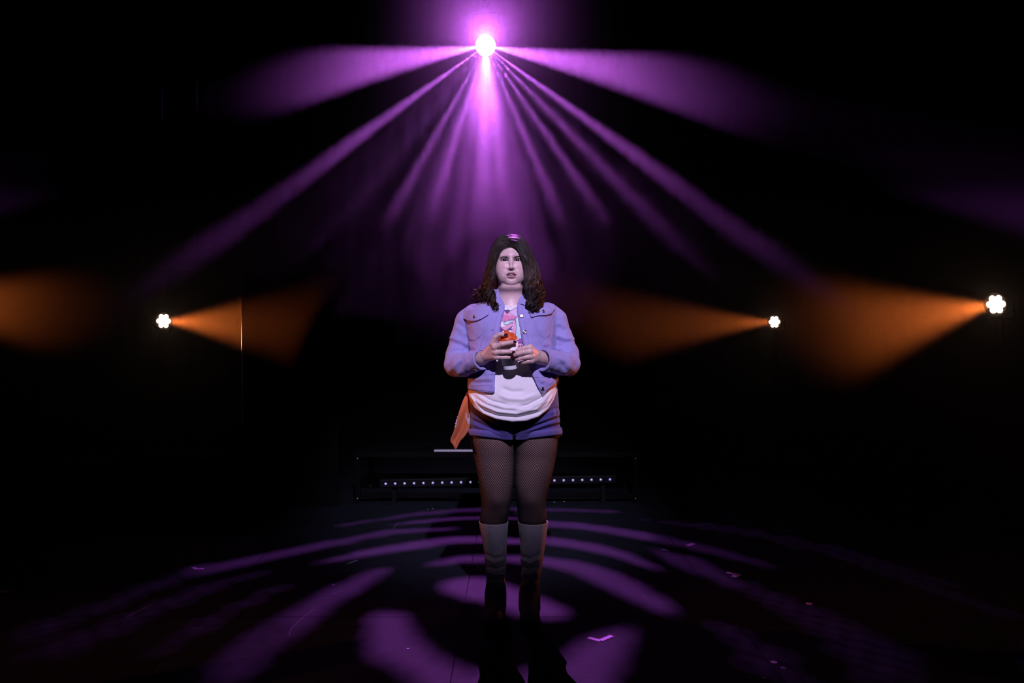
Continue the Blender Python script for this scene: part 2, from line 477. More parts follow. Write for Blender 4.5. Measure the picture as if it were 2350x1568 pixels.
# ------------------------------------------------------------------ amber seven-lens side lights on stands
lens_amber = emission_mat('amber_lens_glow', (1.0, 0.62, 0.42), 4.5)
lens_core = emission_mat('amber_emitter', (0.80, 0.77, 0.74), 1.05)
def par_light(pos, aim, r, label, power, half, stand_label, dim=1.0, blend=0.9):
    pos = Vector(pos); d = (Vector(aim) - pos).normalized()
    sd = d.cross(Vector((0, 0, 1))).normalized(); up = sd.cross(d)
    t = empty('side_light', pos); tag(t, label, 'stage light', 'amber side lights')
    mb = MB()
    mb.lathe([(0.0001, -0.02), (r * 1.16, -0.02), (r * 1.20, 0.0), (r * 1.18, -0.004), (r * 1.22, -0.012), (r * 1.16, -0.10), (r * 0.9, -0.15), (r * 0.5, -0.16)], pos, d, 28)
    mb.build('housing', MATS['black_metal'], t, True)
    rl = r * 0.36
    cells = [(0, 0)] + [(0.64 * r * math.cos(math.radians(60 * k)), 0.64 * r * math.sin(math.radians(60 * k))) for k in range(6)]
    for a, b in cells:
        c = pos + sd * a + up * b
        m2 = MB(); m2.lathe([(rl * math.sin(q), rl * 0.55 * math.cos(q)) for q in np.linspace(1e-4, math.pi / 2, 6)], c - d * 0.012, d, 16)
        lo = m2.build('lens', lens_amber, t, True)
        m3 = MB(); m3.lathe([(rl * 0.20 * math.sin(q), rl * 0.3 * math.cos(q)) for q in np.linspace(1e-4, math.pi / 2, 4)], c + d * (rl * 0.55 - 0.012 - rl * 0.24), d, 10)
        m3.build('emitter', lens_core, lo, True)
    mb = MB()
    for s in (-1, 1):
        mb.tube([pos - d * 0.06 + sd * (r * 1.32 * s), pos - d * 0.06 + sd * (r * 1.32 * s) - up * (r * 1.55)], 0.007, 6)
    mb.tube([pos - d * 0.06 - sd * (r * 1.36) - up * (r * 1.55), pos - d * 0.06 + sd * (r * 1.36) - up * (r * 1.55)], 0.007, 6)
    mb.build('yoke', MATS['black_metal'], t, True)
    spot('side_lamp', pos + d * 0.03, Vector(aim), power, ORANGE_COL, half, blend, 0.03, t)
    base = pos - d * 0.06 - up * (r * 1.55)
    st = empty('light_stand', (base.x, base.y, 0)); tag(st, stand_label, 'light stand', 'light stands')
    MB().tube([(base.x, base.y, 0.05), (base.x, base.y, base.z - 0.008)], 0.014, 8).build('pole', MATS['black_metal'], st, True)
    m4 = MB(); m4.lathe([(0.17, 0.0), (0.17, 0.012), (0.16, 0.02), (0.03, 0.026), (0.018, 0.06)], (base.x, base.y, 0.0), (0, 0, 1), 24)
    m4.build('base', MATS['black_metal'], st, True)
    return t

par_light(px(377, 737, 7.0), (0.3, 4.2, 1.27), 0.066, 'round seven-lens amber light glowing left of the performer', 380, 10, 'black pole stand under the amber light on the left')
par_light(px(2283, 699, 5.25), (-0.25, 3.65, 0.98), 0.066, 'largest seven-lens amber light, at the right edge of the picture', 340, 15, 'black pole stand under the rightmost amber light')
par_light(px(1776, 739, 7.8), (0.46, 5.65, 1.34), 0.060, 'smaller seven-lens amber light farther back on the right', 200, 8, 'black pole stand under the smaller amber light on the right')
par_light((-3.45, 4.35, 1.52), (0.9, 3.72, 0.98), 0.066, 'amber side light just outside the left edge of the picture', 290, 15, 'black pole stand outside the left edge of the picture')
# ------------------------------------------------------------------ masking flat whose edge catches the amber beam
fe = px(557, 737, 6.02)
t = empty('masking_flat', (fe.x + 0.3, 6.02, 0)); tag(t, 'tall black masking flat with one amber-lit edge, left of centre', 'stage flat')
MB().box((fe.x + 0.36, 6.035, 0.875), (0.72, 0.03, 1.75)).build('panel', MATS['black_drape'], t)
mb = MB(); mb.tube([(fe.x - 0.002, 6.014, 0.0), (fe.x - 0.002, 6.014, 1.75)], 0.0052, 10)
mb.build('edge_strip', MATS['steel'], t, True)
mb = MB()
mb.tube([(fe.x + 0.3, 6.06, 1.3), (fe.x + 0.3, 6.65, 0.03)], 0.018, 6)
mb.tube([(fe.x + 0.3, 6.06, 0.03), (fe.x + 0.3, 6.65, 0.03)], 0.018, 6)
mb.build('brace', MATS['black_wood'], t)

# ------------------------------------------------------------------ low black stage tables
def low_table(name, c, sx, sy, h, rz, label, group=None):
    t = empty(name, (c[0], c[1], 0)); tag(t, label, 'stage table', group)
    R = Matrix.Rotation(rz, 3, 'Z'); C = Vector((c[0], c[1], 0))
    MB().box(C + Vector((0, 0, h - 0.02)), (sx, sy, 0.04), R, 0.004).build('table_top', MATS['black_wood'], t)
    for a in (-1, 1):
        for b in (-1, 1):
            q = R @ Vector((a * (sx / 2 - 0.025), b * (sy / 2 - 0.025), 0))
            lg = MB().box(C + q + Vector((0, 0, (h - 0.04) / 2)), (0.04, 0.04, h - 0.04), R, 0.004).build('leg', MATS['black_wood'], t)
            for z in (h - 0.05, 0.03):
                m2 = MB(); m2.lathe([(0.010 * math.sin(k), 0.007 * math.cos(k)) for k in np.linspace(1e-4, math.pi / 2, 5)], C + q + R @ Vector((0, -0.02, 0)) + Vector((0, 0, z)), R @ Vector((0, -1, 0)), 10)
                m2.build('bolt', MATS['steel'], lg, True)
    for b in (-1, 1):
        q = R @ Vector((0, b * (sy / 2 - 0.025), 0))
        MB().box(C + q + Vector((0, 0, 0.05)), (sx - 0.09, 0.03, 0.035), R, 0.003).build('stretcher', MATS['black_wood'], t)
    for a in (-1, 1):
        q = R @ Vector((a * (sx / 2 - 0.025), 0, 0))
        MB().box(C + q + Vector((0, 0, h - 0.065)), (0.025, sy - 0.09, 0.05), R, 0.003).build('apron', MATS['black_wood'], t)
    return t
low_table('stage_table', (-2.375, 5.88), 0.62, 0.44, 0.414, math.radians(-6), 'low black stage table with a steel-bolted leg, nearer the performer', 'low stage tables on the left')
low_table('stage_table', (-3.06, 5.54), 0.50, 0.62, 0.410, math.radians(-16), 'low black stage table farthest left', 'low stage tables on the left')
low_table('rostrum', (-0.12, 6.46), 2.20, 0.62, 0.39, 0, 'long low black rostrum behind the performer')

# pale strip lying along the rostrum's front edge
a = px(997, 1031, 6.22); b = px(1142, 1031, 6.22)
tag(MB().box(((a.x + b.x) / 2, 6.20, 0.3965), (b.x - a.x, 0.045, 0.013), None, 0.002).build('pale_batten', MATS['pale_strip']),
    'thin pale batten lying on the front edge of the rostrum', 'batten')

# LED batten on the floor with its row of lenses
led_sheen = mat('led_lens', (0.25, 0.22, 0.4), 0.15, emis=(0.42, 0.38, 1.0), estr=0.2, coat=0.5)  # faint emission stands in for front light reflected by unlit lenses
led_glint = mat('led_glint', (0.5, 0.45, 0.8), 0.15, emis=(0.62, 0.55, 1.0), estr=0.9)  # emissive dot in place of the glint on each lens
la = px(885, 1111, 6.05); lb = px(1400, 1101, 6.12)
t = empty('led_batten', (0, 6.1, 0)); tag(t, 'black LED batten with a row of small bluish lenses on the floor', 'led batten')
dirv = (lb - la); L = dirv.length; ang = math.atan2(dirv.y, dirv.x); Rz = Matrix.Rotation(ang, 3, 'Z') @ Matrix.Rotation(-math.asin(dirv.z / L), 3, 'Y')
mid = (la + lb) / 2
MB().box(mid + Vector((0, 0.038, 0)), (L + 0.10, 0.06, 0.062), Rz, 0.006).build('body', MATS['black_metal'], t)
for s in (-0.8, 0.8):
    MB().box((mid.x + s, mid.y + 0.04, mid.z / 2 - 0.016), (0.03, 0.05, mid.z - 0.032)).build('bracket', MATS['black_metal'], t)
base_lens = MB(); base_lens.lathe([(0.0115 * math.sin(k), 0.006 * math.cos(k)) for k in np.linspace(1e-4, math.pi / 2, 5)], (0, 0, 0), (0, -1, 0), 12)
base_glint = MB(); base_glint.lathe([(0.006 * math.sin(k), 0.004 * math.cos(k)) for k in np.linspace(1e-4, math.pi / 2, 4)], (0, -0.0035, 0.002), (0, -1, 0), 10)
NL = 25
for k in range(NL):
    p = la.lerp(lb, k / (NL - 1)) + Vector((0, 0.004, 0))
    if k == 0:
        lo = base_lens.build('lens', led_sheen, None, True); ld = lo.data
        co = base_glint.build('glint', led_glint, None, True); cd = co.data
    else:
        lo = bpy.data.objects.new('lens', ld); COL.objects.link(lo)
        co = bpy.data.objects.new('glint', cd); COL.objects.link(co)
    lo.parent = t; lo.location = p - t.location
    co.parent = lo; co.location = (0, 0, 0)

# dim dark panel on a stand at the back right
c = px(1519, 922, 7.2)
t = empty('music_stand', (c.x, c.y, 0)); tag(t, 'dim dark stand with a tilted desk at the back, right of the performer', 'stand')
md = mat('stand_desk', (0.030, 0.012, 0.012), 0.6)
MB().box(c, (0.13, 0.012, 0.15), Matrix.Rotation(math.radians(22), 3, 'Y') @ Matrix.Rotation(math.radians(-25), 3, 'X'), 0.003).build('desk', md, t)
MB().tube([(c.x, c.y + 0.02, 0.02), (c.x, c.y + 0.02, c.z - 0.02)], 0.010, 8).build('pole', MATS['black_metal'], t, True)
for k in range(3):
    a = math.radians(90 + 120 * k)
    MB().tube([(c.x, c.y + 0.02, 0.12), (c.x + 0.22 * math.cos(a), c.y + 0.02 + 0.22 * math.sin(a), 0.012)], 0.008, 6).build('leg', MATS['black_metal'], t, True)

# dusty box fixed high on the left
c = px(412, 603, 6.9)
t = empty('cable_trunking', (c.x, c.y, c.z)); tag(t, 'dim brown cable trunking hanging high on the left', 'trunking')
mw = mat('brown_box', (0.05, 0.022, 0.018), 0.7)
Rb = Matrix.Rotation(math.radians(6), 3, 'Y') @ Matrix.Rotation(math.radians(20), 3, 'X')
MB().box(c, (0.42, 0.05, 0.07), Rb, 0.004).build('body', mw, t)
MB().box(c + Vector((0, -0.02, -0.055)), (0.40, 0.008, 0.008), Rb).build('lip', MATS['steel'], t)
for s in (-0.15, 0.15):
    MB().tube([(c.x + s, c.y, c.z), (c.x + s, c.y, RH)], 0.004, 6).build('hanger', MATS['black_metal'], t)

# ------------------------------------------------------------------ spike tape, paint marks and painted glints on the floor
def floor_pt(x, y):
    Y = F_PX * CAM.z / (y - 784.0)
    return Vector(((x - 1175.0) / F_PX * Y, Y, 0))
def strip_geo(mb, a, b, w):
    d = (b - a); L = d.length; ang = math.atan2(d.y, d.x)
    mb.box((a + b) / 2 + Vector((0, 0, 0.0006)), (L, w, 0.0008), Matrix.Rotation(ang, 3, 'Z'))
def tape(pts, w, label, m='spike_tape'):
    q = [floor_pt(*p) for p in pts]
    t = empty('tape_mark', (q[0].x, q[0].y, 0)); tag(t, label, 'tape mark', 'tape marks on the stage floor')
    for k, (a, b) in enumerate(zip(q[:-1], q[1:])):
        mb = MB(); strip_geo(mb, a, b, w); o = mb.build('tape_strip', MATS[m], t)
        o.location.z += 0.0009 * k
    return t
tape([(1350, 1464), (1378, 1471), (1404, 1460)], 0.022, 'pale V of tape on the floor, nearest the camera')
tape([(1668, 1314), (1696, 1320), (1683, 1325)], 0.030, 'bright pale corner of tape on the floor to the right')
tape([(1577, 1253), (1592, 1248)], 0.030, 'short strip of tape on the floor, farthest back on the right', 'faded_tape')
tape([(1518, 1261), (1533, 1264)], 0.022, 'tiny strip of tape on the floor just right of the performer', 'faded_tape')
tape([(797, 1294), (806, 1292), (819, 1287)], 0.018, 'dim L of tape on the floor left of the performer', 'faded_tape')
tape([(442, 1302), (452, 1307), (468, 1306)], 0.020, 'faint corner of tape far left on the floor', 'faded_tape')
tape([(2, 1361), (18, 1355)], 0.035, 'short strip of tape at the left edge of the picture', 'faded_tape')
def spot_mark(x, y, r, label, m):  # also makes the painted glints on the rear floor
    p = floor_pt(x, y); mb = MB()
    mb.lathe([(r, 0.0002), (r, 0.0008), (0.0001, 0.001)], p, (0, 0, 1), 14)
    tag(mb.build('paint_glint_spot', MATS[m]), label, 'paint spot', 'round paint spots on the floor')
spot_mark(1857, 1386, 0.016, 'small pale dot on the floor, farthest right', 'spike_tape')
spot_mark(1776, 1520, 0.013, 'pale round dot on the floor at the lower right', 'spike_tape')
spot_mark(1797, 1533, 0.012, 'dim round dot beside the pale one at the lower right', 'faded_tape')
spot_mark(1720, 1556, 0.006, 'tiny left dot at the bottom edge, lower right', 'faded_tape')
spot_mark(1753, 1556, 0.008, 'tiny right dot at the bottom edge, lower right', 'faded_tape')
spot_mark(765, 1343, 0.010, 'small pale dot on the floor left of the performer', 'faded_tape')
spot_mark(936, 1489, 0.005, 'tiny pale fleck in the violet patch at lower left', 'spike_tape')
ms = mat('scratch', (0.13, 0.11, 0.15), 0.6)
def scratch(pts, w, label):
    q = [floor_pt(*p) for p in pts]
    P = spline([(p.x, p.y, 0.0006) for p in q], 18)
    v, f = tube_geo(P, np.concatenate([[0.0003], np.full(16, w), [0.0003]]), 4, True)
    v[:, 2] = np.clip(v[:, 2], 0.0002, 0.0009)
    tag(mesh_obj('scratch', v, f, ms), label, 'scratch', 'scratches in the floor paint')
scratch([(663, 1463), (668, 1445), (690, 1422), (725, 1396)], 0.0016, 'long curved pale scratch in the floor at lower left')
scratch([(760, 1364), (785, 1356), (815, 1352)], 0.0016, 'short pale scratch in the left violet band')
scratch([(903, 1213), (908, 1205), (916, 1200)], 0.004, 'small hooked scratch on the floor behind, left')
scratch([(285, 1420), (320, 1402), (350, 1386)], 0.003, 'faint straight scratch far left on the floor')
for k, (x, y, r) in enumerate([(964, 1141, 0.012), (975, 1144, 0.008), (993, 1168, 0.008), (982, 1169, 0.006), (1070, 1136, 0.007), (1016, 1140, 0.007), (1272, 1153, 0.008), (1295, 1151, 0.01), (1019, 1361, 0.0)]):  # pale spots put in place of light glinting on the rear floor
    if r: spot_mark(x, y, r, ['larger', 'second', 'third', 'fourth', 'fifth', 'sixth', 'seventh', 'eighth'][k] + ' painted glint from the left on the floor near the LED batten' if k < 6 else ('left' if k == 6 else 'right') + ' painted glint on the floor right behind the performer', 'spike_tape')

# ------------------------------------------------------------------ haze
hm = bpy.data.materials.new('stage_haze'); hm.use_nodes = True
nt = hm.node_tree; nt.nodes.clear()
out = nt.nodes.new('ShaderNodeOutputMaterial'); vs = nt.nodes.new('ShaderNodeVolumeScatter')
vs.inputs['Density'].default_value = HAZE_DENSITY; vs.inputs['Anisotropy'].default_value = 0.65
vs.inputs['Color'].default_value = (1, 1, 1, 1)
nt.links.new(vs.outputs[0], out.inputs['Volume'])
# front surface shaped so the beams fade out early and the background stays dark
def haze_front(x, z):
    mid = np.interp(z, [0, 1.1, 1.5, 1.9, 2.3, 2.8, 3.3, 4.0, 6.1], [6.6, 6.4, 5.6, 4.9, 4.8, 5.1, 5.6, 5.9, 6.0])
    wing = np.interp(z, [0, 1.8, 2.1, 2.5, 3.0, 3.5, 6.1], [3.9, 3.9, 5.0, 6.3, 6.9, 7.0, 7.2])
    t = np.clip((np.abs(x + 0.1) - 0.2) / 2.8, 0, 1); t = t * t * (3 - 2 * t)
    return mid * (1 - t) + wing * t
gx = np.linspace(-4.82, 4.82, 41); gz = np.concatenate([np.linspace(0.04, 3.6, 25), [4.2, 5.0, 6.1]])
V = [(x, float(haze_front(x, z)), z) for x in gx for z in gz] + [(x, 9.38, z) for x in gx for z in gz]
nx_, nz_ = len(gx), len(gz); NB = nx_ * nz_
F = []
for i in range(nx_ - 1):
    for k in range(nz_ - 1):
        a, b, c, d = i * nz_ + k, (i + 1) * nz_ + k, (i + 1) * nz_ + k + 1, i * nz_ + k + 1
        F.append([a, b, c, d]); F.append([NB + d, NB + c, NB + b, NB + a])
for i in range(nx_ - 1):
    for k in (0, nz_ - 1): F.append([i * nz_ + k, (i + 1) * nz_ + k, NB + (i + 1) * nz_ + k, NB + i * nz_ + k])
for k in range(nz_ - 1):
    for i in (0, nx_ - 1): F.append([i * nz_ + k, i * nz_ + k + 1, NB + i * nz_ + k + 1, NB + i * nz_ + k])
hz = mesh_obj('haze', V, F, hm, None, False)
bmh = bmesh.new(); bmh.from_mesh(hz.data); bmesh.ops.recalc_face_normals(bmh, faces=bmh.faces); bmh.to_mesh(hz.data); bmh.free()
tag(hz, 'thin stage haze that the violet and amber beams light up', 'haze', kind='stuff')
# ------------------------------------------------------------------ smooth-shape toolkit: distance fields turned into one surface
def sd_ell(p, c, r):
    q = (p - np.array(c, np.float32)) / np.array(r, np.float32)
    k0 = np.sqrt((q * q).sum(-1))
    q2 = q / np.array(r, np.float32)
    k1 = np.sqrt((q2 * q2).sum(-1))
    return k0 * (k0 - 1.0) / np.maximum(k1, 1e-6)

def sd_cone(p, a, b, ra, rb):
    a = np.array(a, np.float32); b = np.array(b, np.float32)
    ab = b - a
    h = np.clip(((p - a) @ ab) / max(float(ab @ ab), 1e-9), 0, 1)
    d = p - a - h[..., None] * ab
    return np.sqrt((d * d).sum(-1)) - (ra + (rb - ra) * h)

def sd_chain(p, pts, rad, k=0.0):
    d = None
    for i in range(len(pts) - 1):
        e = sd_cone(p, pts[i], pts[i + 1], rad[i], rad[i + 1])
        d = e if d is None else (smin(d, e, k) if k > 0 else np.minimum(d, e))
    return d

def smin(a, b, k):
    h = np.maximum(k - np.abs(a - b), 0.0) / k
    return np.minimum(a, b) - h * h * k * 0.25

def smax(a, b, k): return -smin(-a, -b, k)

def grid_pts(lo, hi, h):
    n = [int(math.ceil((hi[i] - lo[i]) / h)) + 1 for i in range(3)]
    ax = [np.float32(lo[i]) + np.arange(n[i], dtype=np.float32) * np.float32(h) for i in range(3)]
    G = np.stack(np.meshgrid(*ax, indexing='ij'), -1)
    return G

def surface(field, lo, hi, h, relax=1, coarse=4):
    """evaluate field(points)->distance only near the surface, then surface nets"""
    lo = np.array(lo, float); hi = np.array(hi, float)
    H = h * coarse
    n = np.ceil((hi - lo) / H).astype(int)
    # coarse pass at block centres
    ax = [lo[i] + (np.arange(n[i]) + 0.5) * H for i in range(3)]
    C = np.stack(np.meshgrid(*ax, indexing='ij'), -1).astype(np.float32)
    dc = field(C.reshape(-1, 3)).reshape(n)
    near = np.abs(dc) < H * 1.9
    N = n * coarse + 1
    f = np.repeat(np.repeat(np.repeat(np.sign(dc).astype(np.float32) * np.float32(H), coarse, 0), coarse, 1), coarse, 2)
    f = np.pad(f, ((0, 1), (0, 1), (0, 1)), mode='edge')
    nb = np.repeat(np.repeat(np.repeat(near, coarse, 0), coarse, 1), coarse, 2)
    nb = np.pad(nb, ((0, 1), (0, 1), (0, 1)), mode='edge')
    nb2 = nb.copy()
    nb2[1:] |= nb[:-1]; nb2[:, 1:] |= nb[:, :-1]; nb2[:, :, 1:] |= nb[:, :, :-1]
    I = np.argwhere(nb2)
    P = (lo + I * h).astype(np.float32)
    f[nb2] = field(P)
    return surface_nets(f, lo, h, relax)

def surface_nets(f, lo, h, relax=1):
    s = f < 0
    nx, ny, nz = f.shape
    cnt = np.zeros((nx - 1, ny - 1, nz - 1), np.uint8)
    for i in (0, 1):
        for j in (0, 1):
            for k in (0, 1):
                cnt += s[i:nx - 1 + i, j:ny - 1 + j, k:nz - 1 + k]
    act = (cnt > 0) & (cnt < 8)
    idx = np.full(act.shape, -1, np.int64)
    cells = np.argwhere(act)
    idx[act] = np.arange(len(cells))
    cor = [(i, j, k) for i in (0, 1) for j in (0, 1) for k in (0, 1)]
    vals = {c: f[cells[:, 0] + c[0], cells[:, 1] + c[1], cells[:, 2] + c[2]] for c in cor}
    acc = np.zeros((len(cells), 3)); num = np.zeros(len(cells))
    for a in cor:
        for d in range(3):
            if a[d] == 0:
                b = list(a); b[d] = 1; b = tuple(b)
                va, vb = vals[a], vals[b]
                m = (va < 0) != (vb < 0)
                t = np.where(m, va / np.where(m, va - vb, 1), 0)
                pt = np.tile(np.array(a, float), (len(cells), 1)); pt[:, d] = t
                acc += np.where(m[:, None], pt, 0); num += m
    V = lo + (cells + acc / num[:, None]) * h
    faces = []
    for d in range(3):
        e, g = (d + 1) % 3, (d + 2) % 3
        sl0 = [slice(None)] * 3; sl1 = [slice(None)] * 3
        sl0[d] = slice(0, -1); sl1[d] = slice(1, None)
        ch = s[tuple(sl0)] != s[tuple(sl1)]
        E = np.argwhere(ch)
        ok = (E[:, e] > 0) & (E[:, g] > 0) & (E[:, e] < f.shape[e] - 1) & (E[:, g] < f.shape[g] - 1)
        E = E[ok]
        flip = s[E[:, 0], E[:, 1], E[:, 2]]
        def cid(de, dg):
            q = E.copy(); q[:, e] += de; q[:, g] += dg
            return idx[q[:, 0], q[:, 1], q[:, 2]]
        a, b, c, dd = cid(-1, -1), cid(0, -1), cid(0, 0), cid(-1, 0)
        Q = np.stack([a, b, c, dd], 1)
        Q[~flip] = Q[~flip][:, ::-1]
        faces.append(Q)
    F = np.vstack(faces)
    F = F[(F >= 0).all(1)]
    for _ in range(relax):
        V = relax_mesh(V, F, 0.5)
    return V, F

def relax_mesh(V, F, w):
    acc = np.zeros_like(V); num = np.zeros(len(V))
    m = F.shape[1]
    for i in range(m):
        np.add.at(acc, F[:, i], V[F[:, (i + 1) % m]]); np.add.at(num, F[:, i], 1)
        np.add.at(acc, F[:, (i + 1) % m], V[F[:, i]]); np.add.at(num, F[:, (i + 1) % m], 1)
    return V * (1 - w) + w * acc / np.maximum(num, 1)[:, None]

def fast_mesh(name, V, F, materials, parent=None, fmat=None, colors=None, smooth=True):
    """large quad or triangle mesh from arrays (world coordinates)"""
    me = bpy.data.meshes.new(name)
    V = np.asarray(V, np.float32); F = np.asarray(F, np.int32); m = F.shape[1]
    me.vertices.add(len(V)); me.vertices.foreach_set('co', V.ravel())
    me.loops.add(F.size); me.loops.foreach_set('vertex_index', F.ravel())
    me.polygons.add(len(F)); me.polygons.foreach_set('loop_start', np.arange(0, F.size, m, dtype=np.int32))
    for q in materials: me.materials.append(q)
    if fmat is not None: me.polygons.foreach_set('material_index', np.asarray(fmat, np.int32))
    me.polygons.foreach_set('use_smooth', np.full(len(F), smooth))
    me.update(calc_edges=True); me.validate()
    if colors is not None:
        at = me.color_attributes.new('tint', 'FLOAT_COLOR', 'POINT')
        cc = np.ones((len(V), 4), np.float32); cc[:, :3] = colors
        at.data.foreach_set('color', cc.ravel())
    o = bpy.data.objects.new(name, me); COL.objects.link(o)
    return adopt(o, parent)

def bvh_of(V, F): return BVHTree.FromPolygons([tuple(v) for v in np.asarray(V, float)], [tuple(map(int, f)) for f in F])

def shoot(bvh, x, y, off=0.0, start=2.4):
    """where the surface lies that shows at picture point x, y (ray from the camera's side)"""
    d = Vector(((x - 1175.0) / F_PX, 1.0, -(y - 784.0) / F_PX)).normalized()
    hit, nrm, i, dist = bvh.ray_cast(CAM + d * start, d)
    if hit is None: return None, None
    if nrm.dot(d) > 0: nrm = -nrm
    return hit + nrm * off, nrm

def patch(bvh, poly, off, thick, step=4.0, fallback=None, grow=0.0):
    """a thin piece of cloth or print lying on a surface; outline given in picture points"""
    poly = [Vector(p) for p in poly]
    xs = [p.x for p in poly]; ys = [p.y for p in poly]
    pts = []
    n = len(poly)
    for i in range(n):
        a, b = poly[i], poly[(i + 1) % n]
        k = max(1, int((b - a).length / step))
        pts += [a.lerp(b, t / k) for t in range(k)]
    nb = len(pts)
    PX, PY = np.meshgrid(np.arange(min(xs) + step / 2, max(xs), step), np.arange(min(ys) + step / 2, max(ys), step), indexing='ij')
    ins = inside([tuple(p) for p in poly], PX, PY)
    allp = pts + [Vector((a, b)) for a, b in zip(PX[ins], PY[ins])]
    ev = [(i, (i + 1) % nb) for i in range(nb)]
    vv, ee, ff, *_ = delaunay_2d_cdt([Vector((p.x, p.y)) for p in allp], ev, [list(range(nb))], 1, 1e-4)
    top = []; bot = []
    last = None
    for p in vv:
        h, nr = shoot(bvh, p.x, p.y)
        if h is None:
            h, nr = last if last else (px(p.x, p.y, 3.45), Vector((0, -1, 0)))
        last = (h, nr)
        top.append(h + nr * (off + thick)); bot.append(h + nr * off * 0.2)
    m = len(top)
    F = [list(f)[::-1] for f in ff]
    V = top + bot
    F2 = [list(f) for f in F] + [[i + m for i in f][::-1] for f in F]
    cnt = {}
    for f in F:
        for i in range(len(f)):
            cnt[(f[i], f[(i + 1) % len(f)])] = 1
    for (a, b) in list(cnt):
        if (b, a) not in cnt: F2.append([b, a, a + m, b + m])
    return [tuple(v) for v in V], F2

def on_surface(bvh, pts, off, n=24):
    """a line that follows a surface; given in picture points"""
    S = spline(pts, n)
    out = []
    for x, y in S:
        h, nr = shoot(bvh, x, y, off)
        if h is not None: out.append(tuple(h))
    return out
# ------------------------------------------------------------------ the performer
PY = 3.52                                      # she stands this far from the camera
person = empty('person', (0.0, PY, 0.0))
tag(person, 'woman in denim jacket, white print tee, shorts, fishnets and knee boots holding a cup', 'person')

def skin_material():
    m = bpy.data.materials.new('skin'); m.use_nodes = True
    nt = m.node_tree; b = nt.nodes['Principled BSDF']
    at = nt.nodes.new('ShaderNodeAttribute'); at.attribute_name = 'tint'
    tc = nt.nodes.new('ShaderNodeTexCoord'); nz = nt.nodes.new('ShaderNodeTexNoise')
    nz.inputs['Scale'].default_value = 55; nz.inputs['Detail'].default_value = 4
    nt.links.new(tc.outputs['Object'], nz.inputs['Vector'])
    r = nt.nodes.new('ShaderNodeMapRange'); r.inputs['To Min'].default_value = 0.90; r.inputs['To Max'].default_value = 1.10
    nt.links.new(nz.outputs['Fac'], r.inputs['Value'])
    sc = nt.nodes.new('ShaderNodeVectorMath'); sc.operation = 'SCALE'
    nt.links.new(at.outputs['Color'], sc.inputs[0]); nt.links.new(r.outputs[0], sc.inputs['Scale'])
    nt.links.new(sc.outputs[0], b.inputs['Base Color'])
    b.inputs['Roughness'].default_value = 0.40
    n9 = nt.nodes.new('ShaderNodeTexNoise'); n9.inputs['Scale'].default_value = 420; n9.inputs['Detail'].default_value = 3
    nt.links.new(tc.outputs['Object'], n9.inputs['Vector'])
    bp = nt.nodes.new('ShaderNodeBump'); bp.inputs['Strength'].default_value = 0.22; bp.inputs['Distance'].default_value = 0.0012
    nt.links.new(n9.outputs['Fac'], bp.inputs['Height']); nt.links.new(bp.outputs[0], b.inputs['Normal'])
    b.inputs['Specular IOR Level'].default_value = 0.40
    b.inputs['Subsurface Weight'].default_value = 0.12
    b.inputs['Subsurface Radius'].default_value = (0.010, 0.004, 0.002)
    b.inputs['Subsurface Scale'].default_value = 0.6
    return m
MATS['skin'] = skin_material()
SKIN = np.array((0.60, 0.42, 0.41))

# ---- head: local frame in centimetres, x to the picture's right, y forward, z up, eyes at z = 0
HC = px(1171.5, 598.0, 3.432) + Vector((0, 0.066, -0.0092))
PITCH, YAW, ROLL = math.radians(8.0), math.radians(2.0), math.radians(-0.5)
def head_matrix():
    # local (x, y forward, z up) -> world (x, -y, z)
    R = Matrix.Rotation(YAW, 3, 'Z') @ Matrix.Rotation(-PITCH, 3, 'X') @ Matrix.Rotation(ROLL, 3, 'Y')
    return R @ Matrix(((1, 0, 0), (0, -1, 0), (0, 0, 1)))
HM = np.array(head_matrix())
HCn = np.array(HC)
def h2w(q): return (np.asarray(q, float) / 100.0) @ HM.T + HCn
def w2h(p): return ((np.asarray(p) - HCn.astype(np.float32)) @ HM.astype(np.float32)) * np.float32(100.0)

